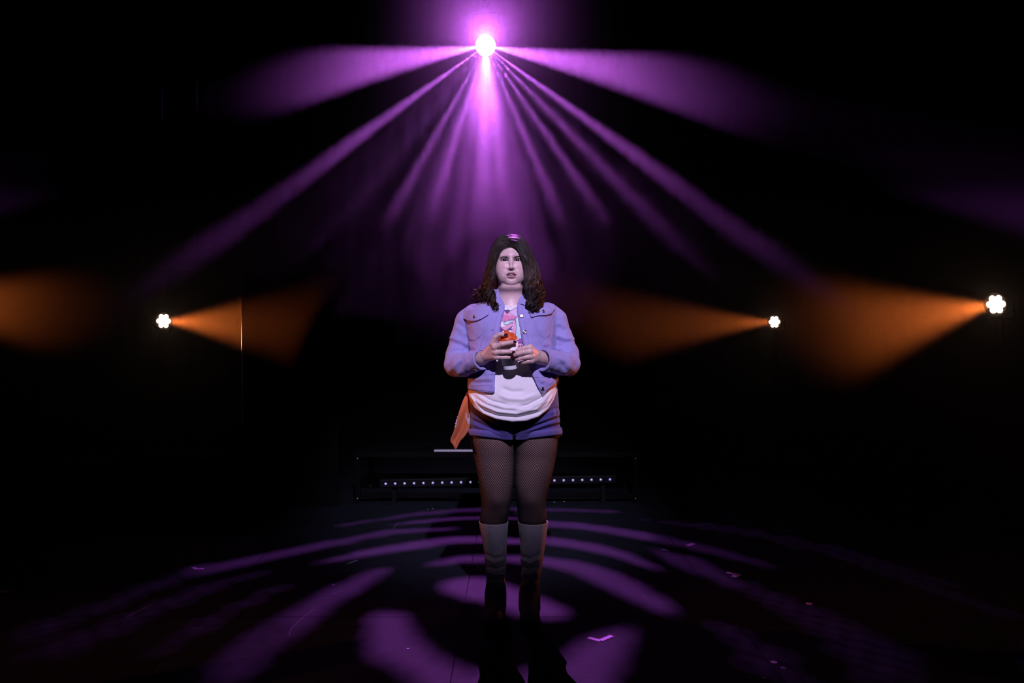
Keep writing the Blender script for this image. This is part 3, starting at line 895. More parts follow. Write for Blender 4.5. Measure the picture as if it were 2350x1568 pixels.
EYE_X, EYE_Y, EYE_R = 2.78, 6.25, 1.22
EYE_Z = 0.0
def head_field(w):
    p = w2h(w).astype(np.float32)
    m = p.copy(); m[:, 0] = np.abs(m[:, 0])      # the face is even on both sides
    d = sd_ell(p, (0, -1.6, 3.3), (7.3, 9.2, 7.6))
    d = smin(d, sd_ell(p, (0, 1.2, -2.6), (6.2, 6.5, 7.8)), 2.5)
    d = smin(d, sd_ell(m, (3.7, 4.0, -3.4), (2.7, 3.3, 3.3)), 2.2)          # cheeks
    d = smin(d, sd_ell(m, (2.9, 3.3, -6.3), (2.4, 3.3, 3.0)), 2.4)          # jowls
    d = smin(d, sd_ell(p, (0, 3.3, -7.3), (4.3, 4.5, 3.2)), 2.2)            # jaw
    d = smin(d, sd_ell(p, (0, 6.3, -9.4), (2.1, 1.7, 1.6)), 1.6)           # chin
    d = smin(d, sd_ell(p, (0, 2.2, -11.3), (4.8, 4.5, 2.2)), 1.5)           # soft under-chin
    d = smin(d, sd_chain(m, [(0.6, 6.9, 2.1), (3.6, 5.9, 2.2)], [1.1, 0.9]), 1.5)   # brow
    d = smin(d, sd_ell(p, (0, 6.1, -6.3), (2.9, 2.0, 2.3)), 1.6)            # muzzle
    d = smax(d, -sd_ell(m, (EYE_X, 8.2, 0.2), (1.85, 1.65, 1.05)), 1.1)    # sockets
    d = smin(d, sd_cone(m, (3.9, 5.6, -1.9), (2.4, 6.6, -2.6), 0.9, 0.7), 1.6)       # cheek bones
    # nose
    d = smin(d, sd_chain(p, [(0, 7.0, 1.3), (0, 7.9, -1.2), (0, 9.1, -3.4)], [0.60, 0.62, 0.74], 0.5), 1.0)
    d = smin(d, sd_ell(p, (0, 9.15, -3.55), (0.88, 0.85, 0.76)), 0.6)
    d = smin(d, sd_ell(m, (1.10, 8.05, -3.98), (0.58, 0.85, 0.58)), 0.55)
    d = smax(d, -sd_ell(m, (0.62, 8.6, -4.75), (0.36, 0.62, 0.42)), 0.22)
    # lids
    lid = sd_ell(m, (EYE_X, EYE_Y, EYE_Z), (EYE_R + 0.17,) * 3)
    d = smin(d, np.maximum(lid, -(m[:, 1] - EYE_Y)), 0.45)
    dx = (m[:, 0] - EYE_X - 0.03) / 1.50
    zc = m[:, 2] - EYE_Z - 0.10 * dx
    up = 0.56 * (1 - dx * dx); lo = -0.42 * (1 - dx * dx)
    slot = np.maximum(zc - up, lo - zc) * 0.8
    slot = np.maximum(slot, 6.0 - m[:, 1])
    d = smax(d, -slot, 0.12)
    # crease above the lid
    cr = sd_chain(m, [(EYE_X - 1.3, 7.35, 0.55), (EYE_X, 7.75, 0.98), (EYE_X + 1.35, 6.9, 0.50)], [0.10, 0.15, 0.10])
    d = smax(d, -cr, 0.3)
    # lips, parted
    ul = sd_chain(m, [(0, 8.10, -5.98), (0.70, 8.16, -5.82), (1.7, 7.60, -6.10), (2.65, 6.60, -6.55)], [0.45, 0.50, 0.42, 0.18], 0.2)
    ll = sd_chain(m, [(0, 8.02, -7.55), (1.25, 7.75, -7.38), (2.55, 6.60, -6.75)], [0.58, 0.52, 0.18], 0.2)
    d = smin(d, ul, 0.35); d = smin(d, ll, 0.40)
    mo = sd_ell(p, (0, 8.0, -6.74), (2.2, 2.4, 0.46))
    d = smax(d, -mo, 0.15)
    # folds beside the mouth, dent under the lip
    nl = sd_chain(m, [(1.7, 8.5, -4.2), (2.6, 8.2, -5.4), (3.0, 7.7, -6.5)], [0.06, 0.08, 0.05])
    d = smax(d, -nl, 0.9)
    d = smax(d, -sd_ell(p, (0, 8.2, -8.35), (1.5, 0.8, 0.30)), 0.7)
    # crease between chin and under-chin
    cc = sd_chain(m, [(0, 7.5, -11.15), (2.0, 6.8, -10.8), (3.9, 5.2, -9.7)], [0.10, 0.10, 0.05])
    d = smax(d, -cc, 0.9)
    # ears
    e = sd_ell(m, (7.1, -0.9, -0.6), (0.75, 1.7, 2.9))
    e = smax(e, -sd_ell(m, (7.9, -0.4, -0.3), (0.6, 1.0, 1.9)), 0.4)
    d = smin(d, e, 0.5)
    # neck and upper chest
    d = smin(d, sd_chain(p, [(0, -2.4, -6), (0, -2.0, -12.5), (0, -3.0, -18)], [5.6, 5.75, 6.3], 1.0), 1.6)
    t = sd_ell(p, (0, -4.5, -27.0), (17.5, 8.0, 11.5))
    d = smin(d, t, 5.0)
    return d * np.float32(0.01)

lo = HCn + np.array((-0.19, -0.12, -0.30)); hi = HCn + np.array((0.19, 0.14, 0.125))
HV, HF = surface(head_field, lo, hi, 0.0019, relax=1)
q = w2h(HV)
mq = q.copy(); mq[:, 0] = np.abs(mq[:, 0])
tint = np.tile(SKIN, (len(HV), 1))
def blend(col, w):
    global tint
    w = np.clip(w, 0, 1)[:, None]; tint = tint * (1 - w) + np.array(col) * w
front = q[:, 1] > 4.5
blend((0.60, 0.33, 0.31), 0.35 * np.exp(-(((mq[:, 0] - 4.2) / 1.9) ** 2 + ((q[:, 2] + 3.0) / 1.7) ** 2)) * front)
ul = sd_chain(mq, [(0, 8.2, -6.06), (0.70, 8.2, -5.94), (1.7, 7.65, -6.18), (2.7, 6.6, -6.55)], [0.47, 0.47, 0.40, 0.18])
ll = sd_chain(mq, [(0, 8.1, -7.55), (1.25, 7.8, -7.38), (2.6, 6.6, -6.75)], [0.64, 0.58, 0.20])
blend((0.30, 0.12, 0.14), np.clip(1.15 - ul / 0.16, 0, 1))  # upper lip tinted darker than the lower, its shade put into the colour
blend((0.42, 0.19, 0.21), np.clip(1.15 - ll / 0.14, 0, 1))
blend((0.05, 0.012, 0.014), np.clip(-(sd_ell(q, (0, 7.9, -6.66), (2.0, 2.6, 0.40))) / 0.12 - 0.4, 0, 1) * (q[:, 1] < 7.4) * (q[:, 1] > 3))
dx = (mq[:, 0] - EYE_X) / 1.75
sh = np.exp(-((dx * 0.95) ** 4)) * np.exp(-((q[:, 2] - 0.62) / 0.62) ** 2)
blend((0.15, 0.075, 0.09), 0.92 * sh * front)
dx = (mq[:, 0] - EYE_X - 0.03) / 1.50
zc = mq[:, 2] - 0.10 * dx
rim_u = np.exp(-((zc - 0.60 * (1 - dx * dx)) / 0.24) ** 2) * (np.abs(dx) < 1.12)
rim_l = np.exp(-((zc + 0.42 * (1 - dx * dx)) / 0.12) ** 2) * (np.abs(dx) < 1.08)
blend((0.018, 0.010, 0.012), np.clip(1.25 * rim_u, 0, 1) * front)
blend((0.05, 0.026, 0.03), 0.75 * rim_l * front)
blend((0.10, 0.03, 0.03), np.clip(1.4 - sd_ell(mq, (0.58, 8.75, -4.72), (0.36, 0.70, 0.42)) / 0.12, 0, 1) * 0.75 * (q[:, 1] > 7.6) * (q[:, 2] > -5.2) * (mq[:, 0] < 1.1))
body_V = [HV]; body_F = [HF]; body_T = [tint]

# ---- hands
def V3(x, y, Y): return np.array(px(x, y, Y))
CUP_TOP = V3(1165.5, 780, 3.295); CUP_BOT = V3(1171.5, 845.5, 3.322)
NAILS = []
def hand(wrist, elbow_dir, fingers, thumb, knuck_r, back, res=0.0014):
    """fingers: list of joint chains (world), first joint at the knuckle; one smooth skin over all"""
    parts = []
    def field(w):
        w = w.astype(np.float32)
        d = None
        n = len(fingers)
        for (pts, rad) in fingers:
            e = sd_chain(w, pts, rad, 0.002)
            d = e if d is None else smin(d, e, 0.0022)
        pal = None
        for (pts, rad) in fingers:
            e = sd_cone(w, pts[0], wrist, knuck_r, 0.021)
            pal = e if pal is None else smin(pal, e, 0.012)
        d = smin(d, pal, 0.007)
        pts, rad = thumb
        d = smin(d, sd_chain(w, pts, rad, 0.004), 0.008)
        d = smin(d, sd_cone(w, wrist, wrist + elbow_dir * 0.075, 0.0255, 0.031), 0.014)
        # knuckle creases
        for (pts, rad) in fingers:
            for j in (1, 2):
                if j < len(pts) - 1:
                    d = d - 0.0007 * np.exp(-(((w - pts[j]) ** 2).sum(-1)) / (rad[j] * 0.8) ** 2)
        return d
    allp = np.array([p for (pts, _) in fingers for p in pts] + list(thumb[0]) + [wrist, wrist + elbow_dir * 0.075])
    lo = allp.min(0) - 0.036; hi = allp.max(0) + 0.036
    Vh, Fh = surface(field, lo, hi, res, relax=1)
    t = np.tile(SKIN * np.array((1.0, 0.94, 0.92)), (len(Vh), 1))
    # pinker knuckles and tips
    for (pts, rad) in fingers:
        for j in range(len(pts)):
            w = np.exp(-(((Vh - pts[j]) ** 2).sum(-1)) / 0.009 ** 2)[:, None] * (0.30 if j else 0.15)
            t = t * (1 - w) + np.array((0.60, 0.33, 0.31)) * w
    body_V.append(Vh); body_F.append(Fh); body_T.append(t)
    for (pts, rad) in fingers: NAILS.append((pts[-2], pts[-1], rad[-1], back))

# her right hand (left in the picture): fingers lie across the front of the cup
YF = 3.186
rw = V3(1108, 822, 3.350)
f_r = [
 ([V3(1131, 790, 3.268), V3(1137, 774, 3.256), V3(1148, 767.5, 3.248), V3(1159, 768.5, 3.253)], [0.0116, 0.0102, 0.0093, 0.0076]),
 ([V3(1136, 797, 3.262), V3(1153, 790, 3.246), V3(1168, 787.0, 3.243), V3(1178.5, 785.5, 3.254)], [0.0120, 0.0107, 0.0096, 0.0079]),
 ([V3(1137, 809, 3.266), V3(1153, 808, 3.257), V3(1167, 807.5, 3.258), V3(1176.5, 808.0, 3.264)], [0.0116, 0.0102, 0.0093, 0.0075]),
 ([V3(1137, 819.5, 3.274), V3(1151, 820.5, 3.268), V3(1163, 820.5, 3.268), V3(1172.5, 821, 3.273)], [0.0104, 0.0088, 0.0080, 0.0065]),
]
th_r = ([V3(1116, 812, 3.330), V3(1130, 798, 3.335), V3(1148, 797, 3.352), V3(1166, 799, 3.356)], [0.0150, 0.0118, 0.0098, 0.0078])
el_r = V3(1047, 838, 3.47)
hand(rw, (el_r - rw) / np.linalg.norm(el_r - rw), f_r, th_r, 0.0105, Vector((0, -1, 0)))
# her left hand (right in the picture): fingertips meet the other hand on the cup
lw = V3(1238, 821, 3.345)
f_l = [
 ([V3(1217, 797, 3.272), V3(1202, 799.5, 3.262), V3(1190, 803.5, 3.263), V3(1181.5, 809, 3.270)], [0.0116, 0.0103, 0.0093, 0.0076]),
 ([V3(1217, 807, 3.268), V3(1201, 809.0, 3.258), V3(1188, 812.5, 3.260), V3(1178.5, 816.5, 3.270)], [0.0119, 0.0107, 0.0096, 0.0079]),
 ([V3(1219, 818, 3.272), V3(1204, 820.5, 3.266), V3(1191, 823.5, 3.272), V3(1182.0, 825.5, 3.281)], [0.0114, 0.0101, 0.0092, 0.0074]),
 ([V3(1221, 828, 3.280), V3(1211, 829.5, 3.276), V3(1203, 831.5, 3.279), V3(1195.5, 832.5, 3.285)], [0.0104, 0.0088, 0.0080, 0.0065]),
]
th_l = ([V3(1228, 810, 3.335), V3(1214, 806, 3.345), V3(1199, 812, 3.356), V3(1186, 818, 3.358)], [0.0150, 0.0118, 0.0098, 0.0078])
el_l = V3(1303, 836, 3.47)
hand(lw, (el_l - lw) / np.linalg.norm(el_l - lw), f_l, th_l, 0.0105, Vector((0, -1, 0)))

# ---- legs (from the silhouette): rows of picture y, left and right edge, depth offset, depth / width
LEG_L = [(985, 1079, 1179, 0.000, 1.10), (1010, 1081, 1179.5, 0.000, 1.10), (1030, 1084.5, 1179.5, 0.000, 1.10), (1050, 1088, 1179.5, 0.002, 1.10), (1080, 1094, 1179, 0.004, 1.10), (1110, 1100, 1178, 0.006, 1.10),
         (1130, 1103, 1176.5, 0.006, 1.08), (1145, 1105, 1174.5, 0.004, 1.06), (1160, 1105.5, 1170.5, 0.006, 1.06), (1175, 1104, 1168, 0.012, 1.06), (1190, 1103, 1165, 0.018, 1.02), (1215, 1108, 1158, 0.022, 1.0), (1300, 1122, 1150, 0.030, 0.9)]
LEG_R = [(985, 1180, 1284, 0.000, 1.10), (1010, 1180.5, 1280.5, 0.000, 1.10), (1030, 1180.5, 1278, 0.000, 1.10), (1050, 1181, 1274.5, 0.002, 1.10), (1080, 1181.5, 1268.5, 0.004, 1.10), (1110, 1182, 1261, 0.006, 1.10),
         (1130, 1183, 1256.5, 0.006, 1.08), (1145, 1184.5, 1253.5, 0.004, 1.06), (1160, 1187, 1251.5, 0.006, 1.06), (1175, 1188.5, 1252, 0.012, 1.06), (1190, 1190, 1253.5, 0.018, 1.02), (1215, 1198, 1247, 0.022, 1.0), (1300, 1204, 1232, 0.030, 0.9)]
def leg_rows(rows, n):
    R = spline(rows, n)
    out = []
    for y, a, b, dy, k in R:
        Y = PY + dy
        A = px(a, y, Y); B = px(b, y, Y)
        out.append(((A.x + B.x) / 2, Y, A.z, (B.x - A.x) / 2, (B.x - A.x) / 2 * k))
    return np.array(out)
def ring_loft(rows, seg=40, cap=True, power=1.0):
    V = []; a = 2 * np.pi * np.arange(seg) / seg
    for cx, cy, z, rx, ry in rows:
        c, s = np.cos(a), np.sin(a)
        V.append(np.stack([cx + rx * np.sign(s) * np.abs(s) ** power, cy - ry * np.sign(c) * np.abs(c) ** power, np.full(seg, z)], 1))
    V = np.vstack(V); n = len(rows); F = []
    for i in range(n - 1):
        for k in range(seg):
            k2 = (k + 1) % seg
            F.append([i * seg + k, (i + 1) * seg + k, (i + 1) * seg + k2, i * seg + k2])
    return V, np.array(F)
leg_rows_l = leg_rows(LEG_L, 60); leg_rows_r = leg_rows(LEG_R, 60)
def knee(V, cx, cz):
    d = np.exp(-((V[:, 0] - cx) / 0.035) ** 2 - ((V[:, 2] - cz) / 0.04) ** 2) * (V[:, 1] < PY)
    V[:, 1] -= 0.010 * d
    return V
for R, cx in ((leg_rows_l, 1138), (leg_rows_r, 1219)):
    Vl, Fl = ring_loft(R, 44)
    k = px(cx, 1152, PY - 0.06); Vl = knee(Vl, k.x, k.z)
    body_V.append(Vl); body_F.append(Fl); body_T.append(np.tile(np.array((0.30, 0.185, 0.17)), (len(Vl), 1)))

off = 0; FV = []
for Vx, Fx in zip(body_V, body_F):
    FV.append(np.asarray(Fx) + off); off += len(Vx)
body = fast_mesh('body', np.vstack(body_V), np.vstack(FV), [MATS['skin']], person, colors=np.vstack(body_T))
body['label'] = 'pale skin of face, neck, hands and legs'

# ---- eyes, teeth, brows, nails
eye_white = mat('eye_white', (0.50, 0.46, 0.47), 0.15, coat=0.6)
iris_m = mat('iris', (0.014, 0.008, 0.006), 0.15, coat=0.8)
pupil_m = mat('pupil', (0.003, 0.003, 0.003), 0.08, coat=1.0)
GAZE = Vector((0.03, -1.0, 0.07)).normalized()
for s in (-1, 1):
    c = h2w((s * EYE_X, EYE_Y, EYE_Z))
    r = EYE_R / 100
    prof = [(r * math.sin(a), r * math.cos(a)) for a in np.concatenate([np.linspace(1e-4, 0.55, 8), np.linspace(0.6, math.pi - 1e-3, 16)])]
    mb = MB(); mb.lathe(prof, c, GAZE, 28)
    seg = 28; fm = []
    for f in mb.f:
        ring = min(f) // seg
        a = (np.concatenate([np.linspace(1e-4, 0.55, 8), np.linspace(0.6, math.pi - 1e-3, 16)]))[min(ring, 23)]
        fm.append(2 if a < 0.30 else (1 if a < 0.62 else 0))
    mesh_obj('eye', mb.v, mb.f, None, person, True, [eye_white, iris_m, pupil_m], fm)
teeth = mat('teeth', (0.80, 0.76, 0.74), 0.2)
mb = MB()
for k in range(-3, 4):
    a = k * 0.30
    c = h2w((2.0 * math.sin(a), 5.75 + 2.0 * math.cos(a), -6.35))
    R3 = Matrix(HM.tolist()) @ Matrix.Rotation(-a, 3, 'Z')
    mb.box(c, (0.0058, 0.0030, 0.0088), R3, 0.0012)
mb.build('teeth', teeth, person, True)
mb = MB()
for k in range(-3, 4):
    a = k * 0.30
    c = h2w((1.85 * math.sin(a), 5.45 + 1.85 * math.cos(a), -7.30))
    R3 = Matrix(HM.tolist()) @ Matrix.Rotation(-a, 3, 'Z')
    mb.box(c, (0.0052, 0.0030, 0.0062), R3, 0.0012)
mb.build('teeth', teeth, person, True)

head_bvh = bvh_of(HV, HF)
brow_m = mat('brow_hair', (0.022, 0.011, 0.010), 0.6)
BROWS = [[(1147.8, 594.0), (1150.5, 590.2), (1155, 588.2), (1161, 588.6), (1165, 589.6), (1165, 592.4), (1160, 591.8), (1155, 591.0), (1151, 592.2)],
         [(1180.2, 592.6), (1180.4, 589.8), (1184, 588.2), (1190, 587.4), (1194.5, 588.0), (1198.5, 591.6), (1194.5, 590.4), (1190, 590.4), (1184.5, 591.6)]]
for b in BROWS:
    v, f = patch(head_bvh, b, 0.0004, 0.0009, 1.2)
    mesh_obj('eyebrow', v, f, brow_m, person)
lash_m = mat('lashes', (0.006, 0.004, 0.004), 0.5)
for s in (-1, 1):
    mb = MB()
    for t in np.linspace(-0.95, 1.05, 40):
        x = EYE_X + 0.03 + 1.42 * t
        z = 0.56 * (1 - t * t) + 0.10 * t
        yb = EYE_Y + math.sqrt(max(1.38 ** 2 - (x - EYE_X) ** 2 * 0.8 - z * z, 0.05)) - 0.05
        p0 = h2w((s * x, yb, z)); p1 = h2w((s * (x + 0.10 * t), yb + 0.20, z + 0.08)); p2 = h2w((s * (x + 0.18 * t), yb + 0.34, z + 0.24))
        mb.tube([p0, p1, p2], [0.00035, 0.0003, 0.0001], 4)
    mb.build('eyelashes', lash_m, person, True)
nail_m = mat('nail_polish', (0.045, 0.006, 0.012), 0.16, coat=1.0)
for a, b, r, back in NAILS:
    a = Vector(a); b = Vector(b); d = (b - a).normalized()
    up = (back - d * back.dot(d)).normalized(); sd = d.cross(up)
    c = b + d * (r * 0.28) + up * (r * 0.62)
    V = []; F = []
    nu, nv = 7, 6
    for i in range(nu):
        u = i / (nu - 1) * 2 - 1
        for j in range(nv):
            t = j / (nv - 1)
            wd = r * 0.80 * (1 - 0.25 * max(0, t - 0.6) / 0.4 - 0.12 * max(0, 0.3 - t) / 0.3)
            V.append(c + sd * (u * wd) + d * (r * (t * 2.1 - 1.05)) + up * (r * 0.46 * (1 - u * u) - r * 0.30 * max(0, t - 0.55)))
    for i in range(nu - 1):
        for j in range(nv - 1):
            F.append([i * nv + j, i * nv + j + 1, (i + 1) * nv + j + 1, (i + 1) * nv + j])
    o = mesh_obj('fingernail', V, F, nail_m, person)
    md = o.modifiers.new('thick', 'SOLIDIFY'); md.thickness = 0.0009; md.offset = 0
# ------------------------------------------------------------------ clothes
def cloth_mat(name, base, var, weave, rough=0.9, sheen=0.15, fold=0.0):
    m = bpy.data.materials.new(name); m.use_nodes = True
    nt = m.node_tree; b = nt.nodes['Principled BSDF']
    tc = nt.nodes.new('ShaderNodeTexCoord')
    n1 = nt.nodes.new('ShaderNodeTexNoise'); n1.inputs['Scale'].default_value = 9; n1.inputs['Detail'].default_value = 6
    n2 = nt.nodes.new('ShaderNodeTexNoise'); n2.inputs['Scale'].default_value = weave; n2.inputs['Detail'].default_value = 2
    mp = nt.nodes.new('ShaderNodeMapping'); mp.inputs['Rotation'].default_value = (0.3, 0.6, 0.2); mp.inputs['Scale'].default_value = (1, 1, 0.25)
    nt.links.new(tc.outputs['Object'], n1.inputs['Vector']); nt.links.new(tc.outputs['Object'], mp.inputs['Vector']); nt.links.new(mp.outputs[0], n2.inputs['Vector'])
    r1 = nt.nodes.new('ShaderNodeMapRange'); r1.inputs['From Min'].default_value = 0.3; r1.inputs['From Max'].default_value = 0.7
    r1.inputs['To Min'].default_value = 1 - var; r1.inputs['To Max'].default_value = 1 + var
    r2 = nt.nodes.new('ShaderNodeMapRange'); r2.inputs['To Min'].default_value = 1 - var; r2.inputs['To Max'].default_value = 1 + var
    nt.links.new(n1.outputs['Fac'], r1.inputs['Value']); nt.links.new(n2.outputs['Fac'], r2.inputs['Value'])
    mu = nt.nodes.new('ShaderNodeMath'); mu.operation = 'MULTIPLY'
    nt.links.new(r1.outputs[0], mu.inputs[0]); nt.links.new(r2.outputs[0], mu.inputs[1])
    sc = nt.nodes.new('ShaderNodeVectorMath'); sc.operation = 'SCALE'; sc.inputs[0].default_value = base
    nt.links.new(mu.outputs[0], sc.inputs['Scale']); nt.links.new(sc.outputs[0], b.inputs['Base Color'])
    b.inputs['Roughness'].default_value = rough; b.inputs['Specular IOR Level'].default_value = 0.15
    b.inputs['Sheen Weight'].default_value = sheen
    bp = nt.nodes.new('ShaderNodeBump'); bp.inputs['Strength'].default_value = 0.35; bp.inputs['Distance'].default_value = 0.0012
    nt.links.new(n2.outputs['Fac'], bp.inputs['Height']); nt.links.new(bp.outputs[0], b.inputs['Normal'])
    MATS[name] = m
    return m
cloth_mat('light_denim', (0.30, 0.265, 0.57), 0.10, 420)
cloth_mat('denim_seam', (0.40, 0.38, 0.66), 0.15, 300)
cloth_mat('denim_dark_seam', (0.20, 0.18, 0.44), 0.15, 300)  # darker denim for stitch lines, seams and buttonholes
cloth_mat('dark_denim', (0.075, 0.058, 0.235), 0.18, 420)
cloth_mat('dark_denim_cuff', (0.115, 0.090, 0.30), 0.16, 420)
cloth_mat('white_cotton', (0.80, 0.77, 0.80), 0.03, 500)
mat('button_metal', (0.55, 0.52, 0.50), 0.28, metal=1.0)

# wrinkle: ridge or furrow along a line of picture points, felt on the front of the cloth
def wrinkles(w, lines, ymax=None, ws=6.6):
    """lines: (points in the picture, width cm, height cm (+ out, - in))"""
    Y = w[:, 1]
    u = 1175.0 + F_PX * w[:, 0] / Y
    v = 784.0 + F_PX * (CAM.z - w[:, 2]) / Y
    acc = np.zeros(len(w), np.float32)
    for pts, wd, ht in lines:
        wp = wd * ws
        best = np.full(len(w), 1e9, np.float32)
        tpos = np.zeros(len(w), np.float32)
        n = len(pts) - 1
        for i in range(n):
            ax_, ay_ = pts[i]; bx, by = pts[i + 1]
            dx_, dy_ = bx - ax_, by - ay_
            L2 = dx_ * dx_ + dy_ * dy_
            h = np.clip(((u - ax_) * dx_ + (v - ay_) * dy_) / L2, 0, 1)
            d2 = (u - ax_ - h * dx_) ** 2 + (v - ay_ - h * dy_) ** 2
            m = d2 < best
            best = np.where(m, d2, best); tpos = np.where(m, (i + h) / n, tpos)
        fade = np.clip(np.minimum(tpos, 1 - tpos) * 5 + 0.15, 0, 1)
        acc += np.float32(ht * 0.0088) * fade * np.exp(-best / (wp * wp))
    if ymax is not None: acc = np.where(Y < ymax, acc, 0)
    return acc

def row_field(rows):
    """torso-like body: rows of (picture y, left x, right x, front depth, back depth) at the middle plane"""
    R = np.array(rows, float)
    z = np.array([px(0, r[0], PY).z for r in R]); o = np.argsort(z)
    cx = np.array([(px(r[1], 0, PY).x + px(r[2], 0, PY).x) / 2 for r in R])
    w = np.array([(px(r[2], 0, PY).x - px(r[1], 0, PY).x) / 2 for r in R])
    z, cx, w, fr, bk = z[o], cx[o], w[o], R[o, 3], R[o, 4]
    zz = np.linspace(z[0], z[-1], 160)
    S = [np.interp(zz, z, a) for a in (cx, w, fr, bk)]
    ker = np.hanning(13); ker /= ker.sum()
    S = [np.convolve(np.pad(a, 6, mode='edge'), ker, 'valid') for a in S]
    def f(p, power=2.35):
        c, ww, ff, bb = [np.interp(p[:, 2], zz, a).astype(np.float32) for a in S]
        dy = p[:, 1] - PY
        dep = np.where(dy < 0, ff, bb)
        a = np.abs(p[:, 0] - c) / ww; b = np.abs(dy) / dep
        q = (a ** power + b ** power) ** (1 / power)
        return (q - 1) * np.minimum(ww, dep)
    return f

# ---- white tee
TEE_ROWS = [(985, 1090, 1270, .150, .120), (968, 1079, 1279, .180, .128), (950, 1076, 1279, .190, .130), (925, 1075, 1279, .190, .130), (900, 1075, 1279, .184, .128), (870, 1080, 1276, .174, .124), (830, 1084, 1270, .165, .120), (790, 1086, 1266, .162, .118),
            (755, 1084, 1266, .160, .116), (725, 1082, 1268, .142, .114), (712, 1084, 1262, .130, .110), (704, 1094, 1250, .118, .104), (697, 1108, 1236, .104, .098), (690, 1122, 1222, .088, .092), (683, 1134, 1210, .072, .086), (672, 1140, 1204, .062, .080)]
tee_rows = row_field(TEE_ROWS)
HEM = [(1060, 885), (1074, 897), (1080, 918), (1092, 937), (1112, 951), (1140, 963), (1175, 969.5), (1205, 967.5), (1232, 958), (1255, 940), (1268, 920), (1277, 897), (1290, 880)]
hem_x = np.array([h[0] for h in HEM], float); hem_y = np.array([h[1] for h in HEM], float)
TEE_LINES = [([(1082, 912), (1105, 930), (1140, 945), (1185, 950), (1230, 940), (1262, 915)], 0.9, 0.55), ([(1086, 925), (1110, 941), (1145, 954), (1190, 957), (1235, 946), (1262, 925)], 0.7, -0.5),
             ([(1090, 905), (1120, 925), (1160, 937), (1200, 938)], 0.9, 0.45), ([(1100, 906), (1130, 922), (1165, 930)], 0.7, -0.4), ([(1265, 900), (1245, 922), (1215, 938), (1180, 944)], 0.9, 0.5),
             ([(1258, 898), (1240, 915), (1212, 930), (1190, 935)], 0.7, -0.45), ([(1143, 905), (1165, 915), (1200, 917), (1235, 905)], 1.1, 0.35), ([(1150, 890), (1175, 900), (1205, 898)], 1.0, -0.3),
             ([(1270, 905), (1256, 930), (1228, 950)], 0.6, 0.4), ([(1078, 905), (1090, 928), (1112, 945)], 0.6, 0.45),
             ([(1160, 700), (1168, 716), (1163, 735)], 0.6, -0.2), ([(1185, 700), (1180, 716)], 0.5, -0.15)]
def tee_field(w):
    w = w.astype(np.float32)
    d = tee_rows(w)
    u = 1175.0 + F_PX * w[:, 0] / w[:, 1]
    v = 784.0 + F_PX * (CAM.z - w[:, 2]) / w[:, 1]
    d = d - 2.3 * wrinkles(w, TEE_LINES, PY, 4.8)
    hy = np.interp(np.clip(1175.0 + F_PX * w[:, 0] / PY, 1060, 1290), hem_x, hem_y).astype(np.float32)
    front = w[:, 1] < PY
    hz_ = np.where(front, hy, 900.0)
    hem = (v - hz_) / F_PX * w[:, 1]
    d = d - np.float32(0.0022) * np.exp(-((hem + 0.006) / 0.005) ** 2)      # hem roll
    d = smax(d, hem, 0.006)
    # neck opening
    ncx = px(1172, 690, PY).x
    nk = np.sqrt(((w[:, 0] - ncx) / 0.068) ** 2 + ((w[:, 1] - (PY - 0.036)) / 0.085) ** 2) - 1
    ny = px(0, 706, PY).z + 0.55 * np.maximum(w[:, 1] - PY + 0.085, 0) + 7.0 * (w[:, 0] - ncx) ** 2
    cut = np.maximum(nk * 0.068, (ny - w[:, 2]))
    d = smax(d, -cut, 0.004)
    return d
lo = np.array((-0.23, PY - 0.23, px(0, 980, PY - .2).z)); hi = np.array((0.23, PY + 0.15, px(0, 668, PY).z))
TV, TF = surface(tee_field, lo, hi, 0.0032, relax=1)
tee = fast_mesh('tee_shirt', TV, TF, [MATS['white_cotton']], person); tee['label'] = 'white cotton tee with a pink and violet print'
tee_bvh = bvh_of(TV, TF)
# ribbed neckband
nb = []
for k in range(49):
    a = 2 * math.pi * k / 48
    x = ncx = px(1172, 690, PY).x + 0.067 * math.sin(a)
    y = PY - 0.036 - 0.084 * math.cos(a)
    x0 = px(1172, 690, PY).x
    z = px(0, 706, PY).z + 0.55 * max(y - PY + 0.085, 0) + 7.0 * (x - x0) ** 2
    nb.append((x, y, z - 0.004))
v, f = tube_geo(nb, 0.0062, 8, True, 1.0)
mesh_obj('neckband', v, f, MATS['white_cotton'], tee)

